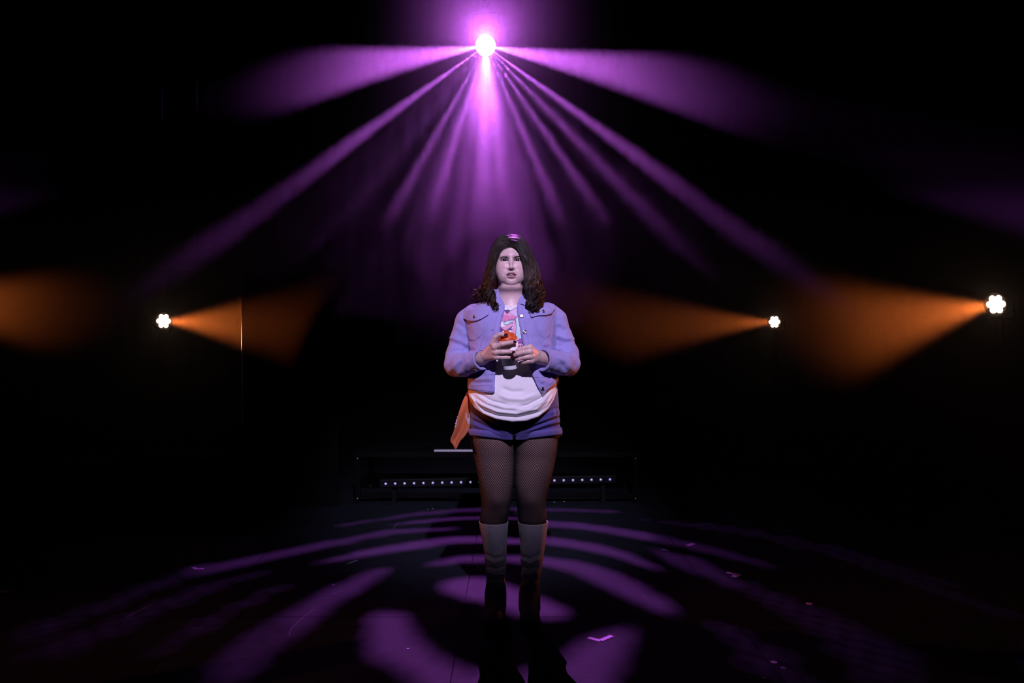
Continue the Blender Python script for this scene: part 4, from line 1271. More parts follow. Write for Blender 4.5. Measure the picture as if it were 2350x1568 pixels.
# print on the tee: flat ink shapes
inks = {'ink_pink': (0.62, 0.22, 0.42), 'ink_rose': (0.70, 0.36, 0.50), 'ink_lilac': (0.62, 0.48, 0.66), 'ink_violet': (0.13, 0.07, 0.22), 'ink_purple': (0.30, 0.10, 0.38), 'ink_blue': (0.52, 0.68, 0.74), 'ink_white': (0.82, 0.80, 0.82), 'ink_line': (0.07, 0.04, 0.11)}
for k, c in inks.items(): mat(k, c, 0.8, spec=0.2)
PRINT = [
 ('ink_rose', [(1152, 726), (1158, 711), (1164, 720), (1174, 712), (1186, 707), (1190, 718), (1198, 770), (1198, 800), (1146, 800), (1146, 740)]),
 ('ink_lilac', [(1168, 717), (1176, 711), (1186, 707), (1190, 720), (1192, 730), (1184, 727), (1174, 722)]),
 ('ink_pink', [(1153, 725), (1162, 722), (1170, 727), (1178, 724), (1190, 728), (1189, 731), (1180, 734), (1168, 735), (1148, 738)]),
 ('ink_violet', [(1156, 713), (1166, 711), (1171, 713), (1164, 721)]),
 ('ink_white', [(1147, 738), (1160, 737), (1172, 735), (1181, 733), (1176, 741), (1166, 747), (1156, 752), (1146, 748)]),
 ('ink_blue', [(1156, 741), (1160, 737.5), (1181, 733.5), (1172, 741), (1164, 746), (1158, 746)]),
 ('ink_violet', [(1145, 748), (1158, 758), (1153, 764), (1153, 778), (1143, 778)]),
 ('ink_violet', [(1161, 758.5), (1174, 750), (1174, 758), (1162, 760.5)]),
 ('ink_white', [(1153, 760), (1173, 758), (1173, 766), (1153, 768)]),
 ('ink_blue', [(1183, 733), (1188, 727), (1192, 735), (1196, 765), (1198, 777), (1190, 779), (1184, 770), (1184, 736)]),
 ('ink_white', [(1175.5, 737), (1178.5, 737), (1175, 768), (1172, 768)]),
 ('ink_purple', [(1187, 779), (1198, 778), (1200, 787), (1188, 788)]),
 ('ink_line', [(1190, 793), (1192.2, 793), (1192.4, 800), (1190.2, 800)]),
 ('ink_line', [(1195, 795), (1196.5, 793), (1199.5, 792.5), (1202, 794), (1201, 795), (1198.5, 794.4), (1196.6, 796), (1196.4, 798), (1198, 800), (1201, 799.5), (1201, 801), (1197, 801.5), (1195, 799.5)]),
]
for k, (m, poly) in enumerate(PRINT):
    v, f = patch(tee_bvh, poly, 0.0006 + 0.00022 * k, 0.0003, 3.0)
    mesh_obj('print', v, f, MATS[m], tee)
for k in range(4):
    y = 740 + 7 * k
    v, f = patch(tee_bvh, [(1178 - .1 * (y - 737), y), (1178 - .1 * (y - 737), y + 3), (1174.8 - .1 * (y - 737), y + 5.5), (1174.8 - .1 * (y - 737), y + 2.5)], 0.0042, 0.0003, 2.0)
    mesh_obj('print', v, f, MATS['ink_purple'], tee)
for line in ([(1148, 739), (1160, 738), (1172, 735.5), (1181, 733), (1187, 728)], [(1181, 734.5), (1172, 742), (1165, 746.5), (1159, 746.5), (1156, 742), (1160, 738)], [(1183, 735), (1184.5, 750), (1183, 772)], [(1169, 716), (1178, 710), (1186, 707)], [(1153, 724), (1149, 736)]):
    P = on_surface(tee_bvh, line, 0.0046, 18)
    v, f = tube_geo(P, 0.0006, 4); mesh_obj('print', v, f, MATS['ink_line'], tee)

# ---- denim jacket: body and sleeves grow from one surface
JK_ROWS = [(915, 1074, 1283, .196, .140), (900, 1073, 1283, .198, .142), (870, 1074, 1281, .192, .140), (830, 1076, 1277, .182, .136), (790, 1075, 1275, .176, .134), (755, 1073, 1274, .172, .132),
           (730, 1070, 1276, .158, .130), (716, 1070, 1277, .146, .126), (707, 1078, 1268, .132, .118), (699, 1094, 1252, .118, .110), (691, 1111, 1234, .102, .104), (684, 1124, 1220, .087, .098), (676, 1133, 1211, .074, .092), (668, 1137, 1207, .068, .088)]
jk_rows = row_field(JK_ROWS)
ARM_R = ([V3(1090, 724, 3.525), V3(1074, 739, 3.525), V3(1060, 778, 3.52), V3(1050, 815, 3.505), V3(1046, 838, 3.475), V3(1063, 838, 3.425), V3(1085, 831, 3.385), V3(1103, 826, 3.350)], [0.052, 0.055, 0.050, 0.049, 0.051, 0.049, 0.044, 0.041])
ARM_L = ([V3(1256, 722, 3.525), V3(1271, 737, 3.525), V3(1288, 778, 3.52), V3(1301, 812, 3.505), V3(1304, 836, 3.475), V3(1288, 834, 3.42), V3(1266, 829, 3.385), V3(1247, 827, 3.350)], [0.053, 0.057, 0.051, 0.050, 0.052, 0.050, 0.046, 0.043])
EDGE_L = [(660, 1143), (676, 1146), (690, 1154), (700, 1159), (712, 1158), (735, 1151), (760, 1146.5), (785, 1144), (820, 1140), (850, 1137), (900, 1135), (925, 1134)]
EDGE_R = [(660, 1202), (676, 1198), (690, 1189), (700, 1186), (715, 1187), (735, 1190.5), (760, 1195), (785, 1200), (820, 1208), (850, 1217), (880, 1230), (905, 1243), (925, 1252)]
el_y = np.array([e[0] for e in EDGE_L], float); el_x = np.array([e[1] for e in EDGE_L], float)
er_y = np.array([e[0] for e in EDGE_R], float); er_x = np.array([e[1] for e in EDGE_R], float)
JHEM = [(1060, 890), (1078, 896), (1100, 899), (1120, 901), (1136, 903), (1180, 904), (1230, 906), (1243, 905.5), (1250, 900), (1262, 891), (1277, 879), (1300, 866)]
jh_x = np.array([e[0] for e in JHEM], float); jh_y = np.array([e[1] for e in JHEM], float)
JK_LINES = [
 # her right sleeve
 ([(1036, 776), (1060, 783), (1078, 796)], 0.55, 0.5), ([(1038, 786), (1062, 796), (1080, 806)], 0.55, -0.5), ([(1030, 776), (1040, 775)], 0.5, 0.9), ([(1046, 738), (1062, 750), (1072, 762)], 0.6, -0.45),
 ([(1042, 746), (1058, 758), (1070, 772)], 0.7, 0.4), ([(1026, 812), (1048, 806), (1072, 808)], 0.55, -0.6), ([(1024, 820), (1046, 814), (1075, 813)], 0.6, 0.5), ([(1028, 850), (1036, 828), (1052, 816)], 0.5, -0.5),
 ([(1034, 858), (1044, 836), (1060, 820)], 0.6, 0.45), ([(1046, 862), (1054, 840), (1070, 822)], 0.5, -0.5), ([(1058, 862), (1065, 842), (1078, 822)], 0.6, 0.45), ([(1064, 718), (1068, 745), (1072, 790)], 0.55, -0.5),
 # her left sleeve
 ([(1318, 777), (1298, 776), (1276, 768)], 0.55, 0.6), ([(1316, 786), (1296, 786), (1270, 780)], 0.55, -0.5), ([(1310, 800), (1290, 793), (1266, 792)], 0.6, -0.45), ([(1320, 806), (1294, 802), (1266, 800)], 0.55, 0.5),
 ([(1322, 846), (1312, 826), (1290, 812)], 0.5, -0.5), ([(1314, 852), (1302, 832), (1278, 816)], 0.6, 0.5), ([(1304, 856), (1290, 838), (1268, 820)], 0.5, -0.55), ([(1280, 740), (1300, 752)], 0.6, 0.35), ([(1276, 748), (1300, 762)], 0.6, -0.35), ([(1266, 716), (1262, 745), (1262, 790)], 0.55, -0.5),
 # body
 ([(1078, 790), (1092, 800), (1100, 812)], 0.6, 0.5), ([(1076, 800), (1088, 808), (1096, 818)], 0.5, -0.5), ([(1238, 792), (1250, 800), (1264, 798)], 0.6, -0.45), ([(1236, 800), (1250, 792), (1264, 788)], 0.6, 0.45),
 ([(1082, 874), (1105, 870), (1128, 866)], 0.6, 0.4), ([(1080, 880), (1104, 878), (1134, 878)], 0.45, -0.45), ([(1240, 870), (1258, 880), (1276, 872)], 0.6, 0.4), ([(1232, 876), (1244, 888)], 0.5, -0.4), ([(1240, 862), (1246, 880)], 0.5, 0.45),
 ([(1110, 850), (1122, 862), (1120, 885)], 0.6, 0.3)]
def slot_edges(v):
    return np.interp(v, el_y, el_x).astype(np.float32), np.interp(v, er_y, er_x).astype(np.float32)
def jk_base(w):
    w = w.astype(np.float32)
    d = jk_rows(w)
    u = 1175.0 + F_PX * w[:, 0] / w[:, 1]
    v = 784.0 + F_PX * (CAM.z - w[:, 2]) / w[:, 1]
    # hem
    hy = np.interp(np.clip(u, 1060, 1300), jh_x, jh_y).astype(np.float32)
    hy = np.where(w[:, 1] < PY, hy, 884.0)
    d = smax(d, (v - hy) / F_PX * w[:, 1], 0.006)
    # open front
    a, b = slot_edges(v)
    mid = np.maximum(a - u, u - b) / F_PX * w[:, 1]
    slot = np.maximum(mid, w[:, 1] - (PY + 0.02))
    d = smax(d, -slot, 0.006)
    # sleeves, open at the wrists
    for pts, rad in (ARM_R, ARM_L):
        d = smin(d, sd_chain(w, pts[:5], rad[:5], 0.012), 0.022)
        A, B = pts[-1].astype(np.float32), pts[-2].astype(np.float32)
        dr = (A - B) / np.linalg.norm(A - B)
        fa = sd_chain(w, pts[4:], rad[4:], 0.012)
        fa = smax(fa, (w - A) @ dr - 0.004, 0.004)
        fa = smax(fa, -sd_cone(w, A - dr * 0.035, A + dr * 0.03, rad[-1] - 0.012, rad[-1] - 0.007), 0.004)
        d = smin(d, fa, 0.006)
    d = smin(d, sd_cone(w, V3(1048, 778, 3.50), V3(1033.5, 775.5, 3.50), 0.012, 0.0022), 0.012)      # sharp folds above the elbows
    d = smin(d, sd_cone(w, V3(1301, 781, 3.50), V3(1316.5, 777, 3.50), 0.012, 0.0022), 0.012)
    return d
def jk_field(w):
    w = w.astype(np.float32)
    d = jk_base(w)
    near = np.abs(d) < 0.03
    if near.any():
        wn = w[near]
        view = wn - np.array(CAM, np.float32); view /= np.linalg.norm(view, axis=1, keepdims=True)
        face = np.clip(-(jk_base(wn + view * 0.004) - d[near]) / 0.004 * 1.5 - 0.2, 0, 1)     # folds fade where the cloth turns away
        wr = wrinkles(wn, JK_LINES, PY + 0.03, 9.0) * face
        n3 = 0.0010 * np.sin(wn[:, 0] * 60 + 4 * np.sin(wn[:, 2] * 30)) * np.sin(wn[:, 2] * 45 + 3 * np.sin(wn[:, 0] * 35))
        d[near] -= wr + n3.astype(np.float32)
    return d
lo = np.array((-0.37, PY - 0.28, px(0, 925, PY).z)); hi = np.array((0.37, PY + 0.16, px(0, 664, PY).z))
JV, JF = surface(jk_field, lo, hi, 0.0034, relax=1)
jacket = fast_mesh('denim_jacket', JV, JF, [MATS['light_denim']], person); jacket['label'] = 'open light blue denim jacket'
jk_bvh = bvh_of(JV, JF)
def jpatch(name, poly, off, thick, m, step=3.0):
    v, f = patch(jk_bvh, poly, off, thick, step); return mesh_obj(name, v, f, MATS[m], jacket, False)
def jline(pts, r, m, name='seam', off=0.0004, n=26, seg=5):
    P = on_surface(jk_bvh, pts, off, n)
    if len(P) > 2:
        v, f = tube_geo(P, r, seg); return mesh_obj(name, v, f, MATS[m], jacket)
# plackets down both front edges
def edge_strip(ys, ex, y0, y1, wdt, sgn):
    Y = np.arange(y0, y1 + 1, 6.0)
    a = [(float(np.interp(t, ys, ex)) + sgn * 0.8, t) for t in Y]
    b = [(x + sgn * wdt, t) for x, t in a]
    return a + b[::-1]
jpatch('placket', edge_strip(el_y, el_x, 704, 862, 15, -1), 0.0006, 0.0016, 'light_denim')
jpatch('placket', edge_strip(er_y, er_x, 704, 866, 14, 1), 0.0006, 0.0016, 'light_denim')
for ys, ex, s in ((el_y, el_x, -1), (er_y, er_x, 1)):
    for o_ in (2.5, 12.5):
        jline([(float(np.interp(t, ys, ex)) + s * o_, t) for t in np.arange(706, 860, 12.0)], 0.0006, 'denim_dark_seam', off=0.0026)
# chest pockets
jpatch('pocket_flap', [(1068, 716), (1080, 714), (1100, 715), (1122, 718), (1121, 724), (1108, 732), (1098, 736), (1088, 737), (1078, 735), (1067, 731)], 0.0014, 0.0075, 'light_denim')
jpatch('pocket_flap', [(1215, 722), (1230, 716), (1250, 711), (1270, 706), (1272, 711), (1262, 720), (1250, 724), (1238, 725), (1218, 729)], 0.0014, 0.0075, 'light_denim')
jpatch('pocket', [(1070, 733), (1113, 731), (1106, 768), (1090, 781), (1077, 779)], 0.0004, 0.0012, 'light_denim')
jpatch('pocket', [(1222, 727), (1262, 722), (1262, 768), (1250, 778), (1240, 770)], 0.0004, 0.0012, 'light_denim')
for pts in ([(1071, 734), (1077, 778), (1090, 780), (1105, 767), (1113, 733)], [(1079, 737), (1082, 772)], [(1104, 737), (1098, 768)], [(1119, 737), (1108, 770), (1098, 800)], [(1223, 729), (1238, 769), (1250, 777)], [(1234, 728), (1246, 768)], [(1247, 727), (1254, 768), (1250, 790)],
            [(1100, 785), (1102, 802)], [(1108, 772), (1112, 800)], [(1225, 745), (1236, 780), (1240, 800)]):
    jline(pts, 0.0006, 'denim_seam', off=0.0001); jline([(x + 2.2, y) for x, y in pts], 0.0005, 'denim_dark_seam', off=0.0001)
jline([(1067, 703), (1066, 722), (1069, 745), (1074, 775), (1080, 800)], 0.0013, 'denim_dark_seam', 'armhole_seam')
jline([(1272, 696), (1275, 712), (1270, 726), (1264, 745), (1262, 775)], 0.0013, 'denim_dark_seam', 'armhole_seam')
jline([(1070, 713), (1095, 712), (1140, 714)], 0.0009, 'denim_seam', 'yoke_seam'); jline([(1212, 717), (1240, 710), (1268, 703)], 0.0009, 'denim_seam', 'yoke_seam')
# waistband
jpatch('waistband', [(1080, 884), (1100, 883), (1134, 882), (1134, 901.5), (1120, 900), (1100, 898), (1080, 895)], 0.0008, 0.0022, 'light_denim')
jpatch('waistband', [(1238, 889), (1250, 886), (1264, 877), (1275, 870), (1275, 879), (1262, 889), (1250, 898), (1245, 903)], 0.0008, 0.0022, 'light_denim')
for pts in ([(1081, 886), (1105, 885), (1133, 884)], [(1081, 893), (1105, 896), (1133, 899)], [(1240, 890), (1256, 884), (1273, 872)]):
    jline(pts, 0.0006, 'denim_dark_seam', off=0.0032)
# cuffs
for (pts, rad), lab in ((ARM_R, 'r'), (ARM_L, 'l')):
    A, B = Vector(pts[-1]), Vector(pts[-2]); d = (A - B).normalized()
    mb = MB()
    r0 = rad[-1]
    prof = [(r0 - 0.004, -0.052), (r0 + 0.0042, -0.052), (r0 + 0.0042, -0.050), (r0 + 0.0036, 0.000), (r0 + 0.0040, 0.006), (r0 + 0.0030, 0.008), (r0 - 0.0015, 0.007), (r0 - 0.003, -0.03)]
    mb.lathe(prof, A, d, 40)
    mb.f = [q for q in mb.f if len(q) == 4]
    mb.build('cuff', MATS['light_denim'], jacket, True)
    for h in (-0.046, 0.001):
        m2 = MB(); ring = []
        qm = d.to_track_quat('Z', 'Y').to_matrix()
        for k in range(33):
            a = 2 * math.pi * k / 32
            ring.append(A + qm @ Vector(((r0 + 0.0042) * math.cos(a), (r0 + 0.0042) * math.sin(a), h)))
        m2.tube(ring, 0.0006, 4, False); m2.build('seam', MATS['denim_dark_seam'], jacket, True)
    bp = A - d * 0.018
    dn = (Vector((0, -0.62, -0.78)) - d * Vector((0, -0.62, -0.78)).dot(d)).normalized()
    m3 = MB(); m3.lathe([(0.0072, 0.0), (0.0075, 0.002), (0.006, 0.0036), (0.0001, 0.0042)], bp + dn * (r0 + 0.0040), dn, 16)
    m3.build('button', MATS['button_metal'], jacket, True)
# collar: two pointed leaves standing from the neck
def collar(outline, label):
    V = []; F = []
    for (ix, iy, iY), (ox, oy, oY) in outline:
        V.append(px(ix, iy, iY)); m = px((ix + ox) / 2, (iy + oy) / 2, (iY + oY) / 2); V.append(m + Vector((0, -0.006, 0.003))); V.append(px(ox, oy, oY))
    n = len(outline)
    for i in range(n - 1):
        for k in (0, 1): F.append([3 * i + k, 3 * i + 3 + k, 3 * i + 4 + k, 3 * i + 1 + k])
    o = mesh_obj('collar', V, F, MATS['light_denim'], jacket)
    s = o.modifiers.new('thick', 'SOLIDIFY'); s.thickness = 0.004; s.offset = 0
    b = o.modifiers.new('soft', 'SUBSURF'); b.levels = b.render_levels = 2
    return o
collar([((1142, 663, 3.545), (1128, 668, 3.56)), ((1141, 668, 3.50), (1124, 676, 3.50)), ((1143, 676, 3.462), (1122, 688, 3.445)), ((1148, 685, 3.432), (1123, 698, 3.408)), ((1153, 692, 3.418), (1128, 705, 3.394)), ((1158, 700, 3.406), (1140, 702, 3.390))], 'l')
collar([((1203, 663, 3.545), (1216, 668, 3.56)), ((1204, 668, 3.50), (1220, 676, 3.50)), ((1202, 676, 3.462), (1222, 688, 3.445)), ((1197, 685, 3.432), (1221, 697, 3.408)), ((1192, 692, 3.418), (1216, 703, 3.394)), ((1187, 698, 3.406), (1203, 700, 3.390))], 'r')
# buttons on the front
def button(x, y, bvh, parent, r=0.0085, off=0.0026, m='button_metal'):
    h, n = shoot(bvh, x, y, off)
    if h is None: return
    mb = MB(); mb.lathe([(r * .8, 0.0), (r, 0.0012), (r, 0.0030), (r * 0.72, 0.0040), (r * 0.6, 0.0034), (r * 0.25, 0.0036), (0.0001, 0.0042)], h, n, 18)
    mb.build('button', MATS[m], parent, True)
for x, y in ((1196.5, 726), (1203.5, 762), (1244, 893)): button(x, y, jk_bvh, jacket)
button(1092, 728, jk_bvh, jacket, 0.0065, 0.0091); button(1244.5, 717, jk_bvh, jacket, 0.0065, 0.0091)
for x, y in ((1132, 757), (1129, 889)):
    jpatch('buttonhole', [(x - 3, y - 0.9), (x + 3, y - 0.9), (x + 3, y + 0.9), (x - 3, y + 0.9)], 0.0026, 0.0008, 'denim_dark_seam', 1.5)

# ---- shorts
SH_ROWS = [(1016, 1082, 1282, .106, .135), (1000, 1080, 1285, .112, .142), (980, 1079, 1285, .126, .146), (960, 1079, 1284, .146, .146), (940, 1079, 1283, .158, .142), (915, 1081, 1281, .164, .136), (885, 1084, 1279, .160, .130), (860, 1088, 1275, .150, .120)]
sh_rows = row_field(SH_ROWS)
SH_LINES = [([(1082, 962), (1115, 978), (1160, 998)], 0.5, -0.6), ([(1080, 972), (1112, 986), (1150, 1000)], 0.5, 0.5), ([(1090, 948), (1130, 972), (1168, 990)], 0.55, -0.55), ([(1285, 958), (1255, 968), (1205, 988)], 0.45, -0.55), ([(1287, 966), (1255, 975), (1205, 993)], 0.45, 0.5),
            ([(1287, 974), (1255, 983), (1200, 999)], 0.45, -0.55), ([(1285, 950), (1250, 964), (1215, 976)], 0.5, 0.5), ([(1284, 936), (1268, 940), (1252, 948)], 0.5, -0.5), ([(1284, 943), (1262, 950)], 0.5, 0.5), ([(1180, 960), (1180, 1010)], 1.6, -1.3), ([(1140, 1000), (1176, 1012)], 0.8, -0.4), ([(1225, 1000), (1184, 1012)], 0.8, -0.4)]
def sh_field(w):
    w = w.astype(np.float32)
    d = sh_rows(w)
    v = 784.0 + F_PX * (CAM.z - w[:, 2]) / w[:, 1]
    u = 1175.0 + F_PX * w[:, 0] / w[:, 1]
    d = d - wrinkles(w, SH_LINES, PY)
    # two legs below the fork
    fork = np.maximum(np.abs(u - 1180.0) / F_PX * w[:, 1] - 0.006, -(v - 1003.0) / F_PX * w[:, 1] + 0.0)
    d = smax(d, -fork, 0.02)
    bot = 1003 + 8 * np.exp(-((u - 1180) / 60.0) ** 2)
    d = smax(d, (v - bot) / F_PX * w[:, 1], 0.004)
    d = smax(d, (884.0 - v) / F_PX * w[:, 1], 0.004)
    return d
lo = np.array((-0.24, PY - 0.20, px(0, 1030, PY - .15).z)); hi = np.array((0.24, PY + 0.18, px(0, 880, PY).z))
SV, SF = surface(sh_field, lo, hi, 0.0036, relax=1)
shorts = fast_mesh('denim_shorts', SV, SF, [MATS['dark_denim']], person); shorts['label'] = 'dark indigo denim shorts with rolled cuffs'
sh_bvh = bvh_of(SV, SF)
def cuff_band(rows, x0, x1, yin, yout, side):
    """rolled hem around one thigh; higher on the outside of the leg"""
    V = []; seg = 56
    A = px(x0, 1000, PY); B = px(x1, 1000, PY)
    cx = (A.x + B.x) / 2; rx = (B.x - A.x) / 2
    for h, g in ((0.0, -0.002), (0.0, 0.005), (0.35, 0.0075), (0.75, 0.0072), (1.0, 0.0045), (1.0, -0.003)):
        for k in range(seg):
            a = 2 * math.pi * k / seg
            s, c = math.sin(a), math.cos(a)
            t = (s * side + 1) / 2                      # 0 inside of the leg, 1 outside
            ytop = yin - 15 + (yout - yin) * t; ybot = yin + (yout - yin) * t + 1.0
            yy = ytop + (ybot - ytop) * h
            V.append((cx + (rx + g) * s, PY - (rx * 1.11 + g) * c * (1.0 if c > 0 else 0.96), px(0, yy, PY - 0.14 * max(c, 0)).z))
    F = []
    n = 6
    for i in range(n - 1):
        for k in range(seg):
            F.append([i * seg + k, (i + 1) * seg + k, (i + 1) * seg + (k + 1) % seg, i * seg + (k + 1) % seg])
    return mesh_obj('rolled_cuff', V, F, MATS['dark_denim_cuff'], shorts)
cuff_band(leg_rows_l, 1078, 1180, 1013, 1000, -1)
cuff_band(leg_rows_r, 1181, 1286, 1012, 998, 1)
# loose tab at the outside of her left cuff
V = [px(1284, 980, 3.50), px(1289, 981, 3.49), px(1291.5, 992, 3.49), px(1289, 1000, 3.49), px(1283, 1001, 3.50), px(1285, 990, 3.53)]
o = mesh_obj('cuff_tab', V, [[0, 1, 2, 5], [5, 2, 3, 4]], MATS['dark_denim_cuff'], shorts); s = o.modifiers.new('thick', 'SOLIDIFY'); s.thickness = 0.003
for pts in ([(1262, 905), (1266, 925), (1258, 940)], [(1270, 938), (1274, 945), (1272, 953), (1276, 955)]):
    P = on_surface(sh_bvh, pts, 0.0006, 16)
    if len(P) > 2:
        v, f = tube_geo(P, 0.0008, 5); mesh_obj('seam', v, f, MATS['denim_seam'], shorts)
# ------------------------------------------------------------------ fishnet tights
net_m = mat('net_thread', (0.006, 0.005, 0.006), 0.7)
def leg_point(R, t, a):
    """t 0..1 down the leg, a angle; R rows"""
    n = len(R) - 1
    x = t * n; i = np.minimum(x.astype(int), n - 1); f = (x - i)[:, None]
    q = R[i] * (1 - f) + R[i + 1] * f
    return np.stack([q[:, 0] + (q[:, 3] + 0.0006) * np.sin(a), q[:, 1] - (q[:, 4] + 0.0006) * np.cos(a), q[:, 2]], 1)
mb_v = []; mb_f = []; off = 0
for R, cx in ((leg_rows_l, 1138), (leg_rows_r, 1219)):
    top = R[:, 2].max(); zend = px(0, 1205, PY).z
    tmax = float(np.interp(-zend, -R[:, 2], np.linspace(0, 1, len(R))))
    NT = 50; NP = 100
    tt = np.linspace(0.0, tmax, NP)
    for dirn in (-1, 1):
        for k in range(NT):
            a = 2 * math.pi * (k + dirn * tt / tmax * 42) / NT
            P = leg_point(R, tt, a)
            kp = px(cx, 1152, PY - 0.06)
            P = knee(P, kp.x, kp.z)
            v, f = tube_geo(P, 0.00098, 3, False)
            mb_v.append(v); mb_f.append(np.array(f) + off); off += len(v)
tights = fast_mesh('fishnet_tights', np.vstack(mb_v), np.vstack(mb_f), [net_m], person)
tights['label'] = 'black fishnet tights'; tights['kind'] = 'stuff'

# ------------------------------------------------------------------ knee boots
def suede(name, col):
    return mat(name, col, 0.62, spec=0.35, var=0.12, vscale=30, bump=0.25, bscale=160, sheen=0.2)
boot_m = suede('taupe_boot', (0.36, 0.34, 0.385)); boot_sole = mat('boot_sole', (0.02, 0.017, 0.016), 0.6); boot_seam = mat('boot_seam', (0.33, 0.29, 0.28), 0.35, spec=0.6)
BOOT_L = [(1196, 1098.5, 1167, .022, 1.10), (1215, 1101.5, 1165.5, .024, 1.10), (1240, 1107, 1163.5, .028, 1.10), (1265, 1110.5, 1162.5, .032, 1.08), (1290, 1113, 1162, .036, 1.06), (1315, 1115, 1160, .040, 1.05), (1345, 1116, 1159.5, .044, 1.1), (1375, 1115, 1158.5, .045, 1.3), (1400, 1115, 1159, .040, 1.5)]
BOOT_R = [(1196, 1187.5, 1258.5, .022, 1.10), (1215, 1190, 1256, .024, 1.10), (1240, 1194, 1252.5, .028, 1.10), (1265, 1195, 1249, .032, 1.08), (1290, 1196, 1245.5, .036, 1.06), (1315, 1197, 1241, .040, 1.05), (1345, 1196, 1238, .044, 1.1), (1375, 1193, 1237, .045, 1.3), (1400, 1192.5, 1238, .040, 1.5)]
BW_L = [([(1112, 1270), (1135, 1282), (1160, 1276)], .5, -.5), ([(1112, 1282), (1135, 1294), (1161, 1284)], .6, .5), ([(1113, 1300), (1140, 1306), (1160, 1298)], .5, -.5), ([(1114, 1312), (1138, 1320), (1162, 1318)], .6, .55), ([(1115, 1328), (1140, 1332), (1160, 1330)], .5, -.6), ([(1115, 1342), (1140, 1344), (1163, 1346)], .6, .55), ([(1118, 1358), (1140, 1358), (1158, 1360)], .6, -.4), ([(1155, 1255), (1150, 1275), (1160, 1290)], .5, .3)]
BW_R = [([(x_ if False else (2352 - x_) , y_) for x_, y_ in pts], wd, ht) for pts, wd, ht in BW_L]
def make_boot(rows, lines, toe_x, toe_y, label):
    R = leg_rows(rows, 60)
    zz = R[::-1, 2]
    def field(w):
        w = w.astype(np.float32)
        c, cy, rx, ry = [np.interp(w[:, 2], zz, R[::-1, k]).astype(np.float32) for k in (0, 1, 3, 4)]
        q = np.sqrt(((w[:, 0] - c) / rx) ** 2 + ((w[:, 1] - cy) / ry) ** 2)
        d = (q - 1) * np.minimum(rx, ry)
        d = smax(d, (w[:, 2] - R[0, 2]), 0.003)
        d = smax(d, 0.055 - w[:, 2], 0.01)
        # hollow top
        inner = np.maximum((q - 1) * np.minimum(rx, ry) + 0.0042, (R[0, 2] - 0.035) - w[:, 2])
        d = smax(d, -inner, 0.001)
        tx = float(px(toe_x, 1400, 3.45).x); hx = float(px(toe_x - (toe_x - 1176) * 0.03, 1400, 3.6).x)
        foot = sd_cone(w, (hx, 3.585, 0.062), (tx, 3.452, 0.052), 0.036, 0.037)
        foot = smin(foot, sd_ell(w, (tx, 3.447, 0.040), (0.043, 0.050, 0.034)), 0.02)
        foot = smin(foot, sd_cone(w, (hx, 3.565, 0.115), (tx * .5 + hx * .5, 3.50, 0.075), 0.040, 0.036), 0.03)
        foot = smax(foot, 0.020 - w[:, 2], 0.006)
        d = smin(d, foot, 0.03)
        near = np.abs(d) < 0.02
        if near.any(): d[near] -= wrinkles(w[near], lines, PY + 0.2)
        # front seam of the foot
        return d
    lo = np.array((R[:, 0].min() - 0.09, PY - 0.16, 0.012)); hi = np.array((R[:, 0].max() + 0.09, PY + 0.16, R[0, 2] + 0.012))
    V, F = surface(field, lo, hi, 0.0027, relax=1)
    b = fast_mesh('knee_boot', V, F, [boot_m], person); b['label'] = label
    bv = bvh_of(V, F)
    tx = float(px(toe_x, 1400, 3.45).x)
    # sole and heel
    V2 = []; seg = 40
    out = []
    for k in range(seg):
        a = 2 * math.pi * k / seg
        yy = 3.517 - 0.118 * math.cos(a)
        wd = 0.045 - 0.010 * (1 + math.cos(a + math.pi)) / 2
        hx = tx + (yy - 3.45) * 0.02
        out.append((hx + wd * math.copysign(abs(math.sin(a)) ** 0.75, math.sin(a)), yy))
    for z in (0.0, 0.004, 0.022, 0.026):
        g = 0.97 if z in (0.0, 0.026) else 1.0
        V2 += [(tx + (x - tx) * g, 3.517 + (y - 3.517) * g, z) for x, y in out]
    F2 = [list(range(seg))[::-1], [3 * seg + k for k in range(seg)]]
    for i in range(3):
        for k in range(seg): F2.append([i * seg + k, i * seg + (k + 1) % seg, (i + 1) * seg + (k + 1) % seg, (i + 1) * seg + k])
    mesh_obj('sole', V2, F2, boot_sole, b, True)
    return b, bv
bl, bvl = make_boot(BOOT_L, BW_L, 1137, 1445, 'taupe knee boot on the leg at the left')
br, bvr = make_boot(BOOT_R, BW_R, 1216, 1445, 'taupe knee boot on the leg at the right')
def bseam(bv, parent, pts, r=0.0008, m=None):
    P = on_surface(bv, pts, 0.0005, 40)
    if len(P) > 2:
        v, f = tube_geo(P, r, 5); mesh_obj('seam', v, f, m or boot_seam, parent)
bseam(bvl, bl, [(1121, 1200), (1122, 1225), (1124, 1260), (1127, 1290)]); bseam(bvl, bl, [(1163, 1202), (1161, 1230), (1159.5, 1265)], 0.0012)
bseam(bvl, bl, [(1140, 1345), (1141, 1380), (1141, 1415)]); bseam(bvl, bl, [(1118, 1352), (1117, 1380), (1116, 1405), (1122, 1428)])
bseam(bvr, br, [(1240, 1200), (1238, 1225), (1236, 1260), (1232, 1290)]); bseam(bvr, br, [(1190.5, 1202), (1193, 1230), (1196, 1265)], 0.0012)
bseam(bvr, br, [(1213, 1345), (1213, 1380), (1213, 1415)]); bseam(bvr, br, [(1232, 1365), (1236, 1385), (1238, 1408), (1230, 1430)])

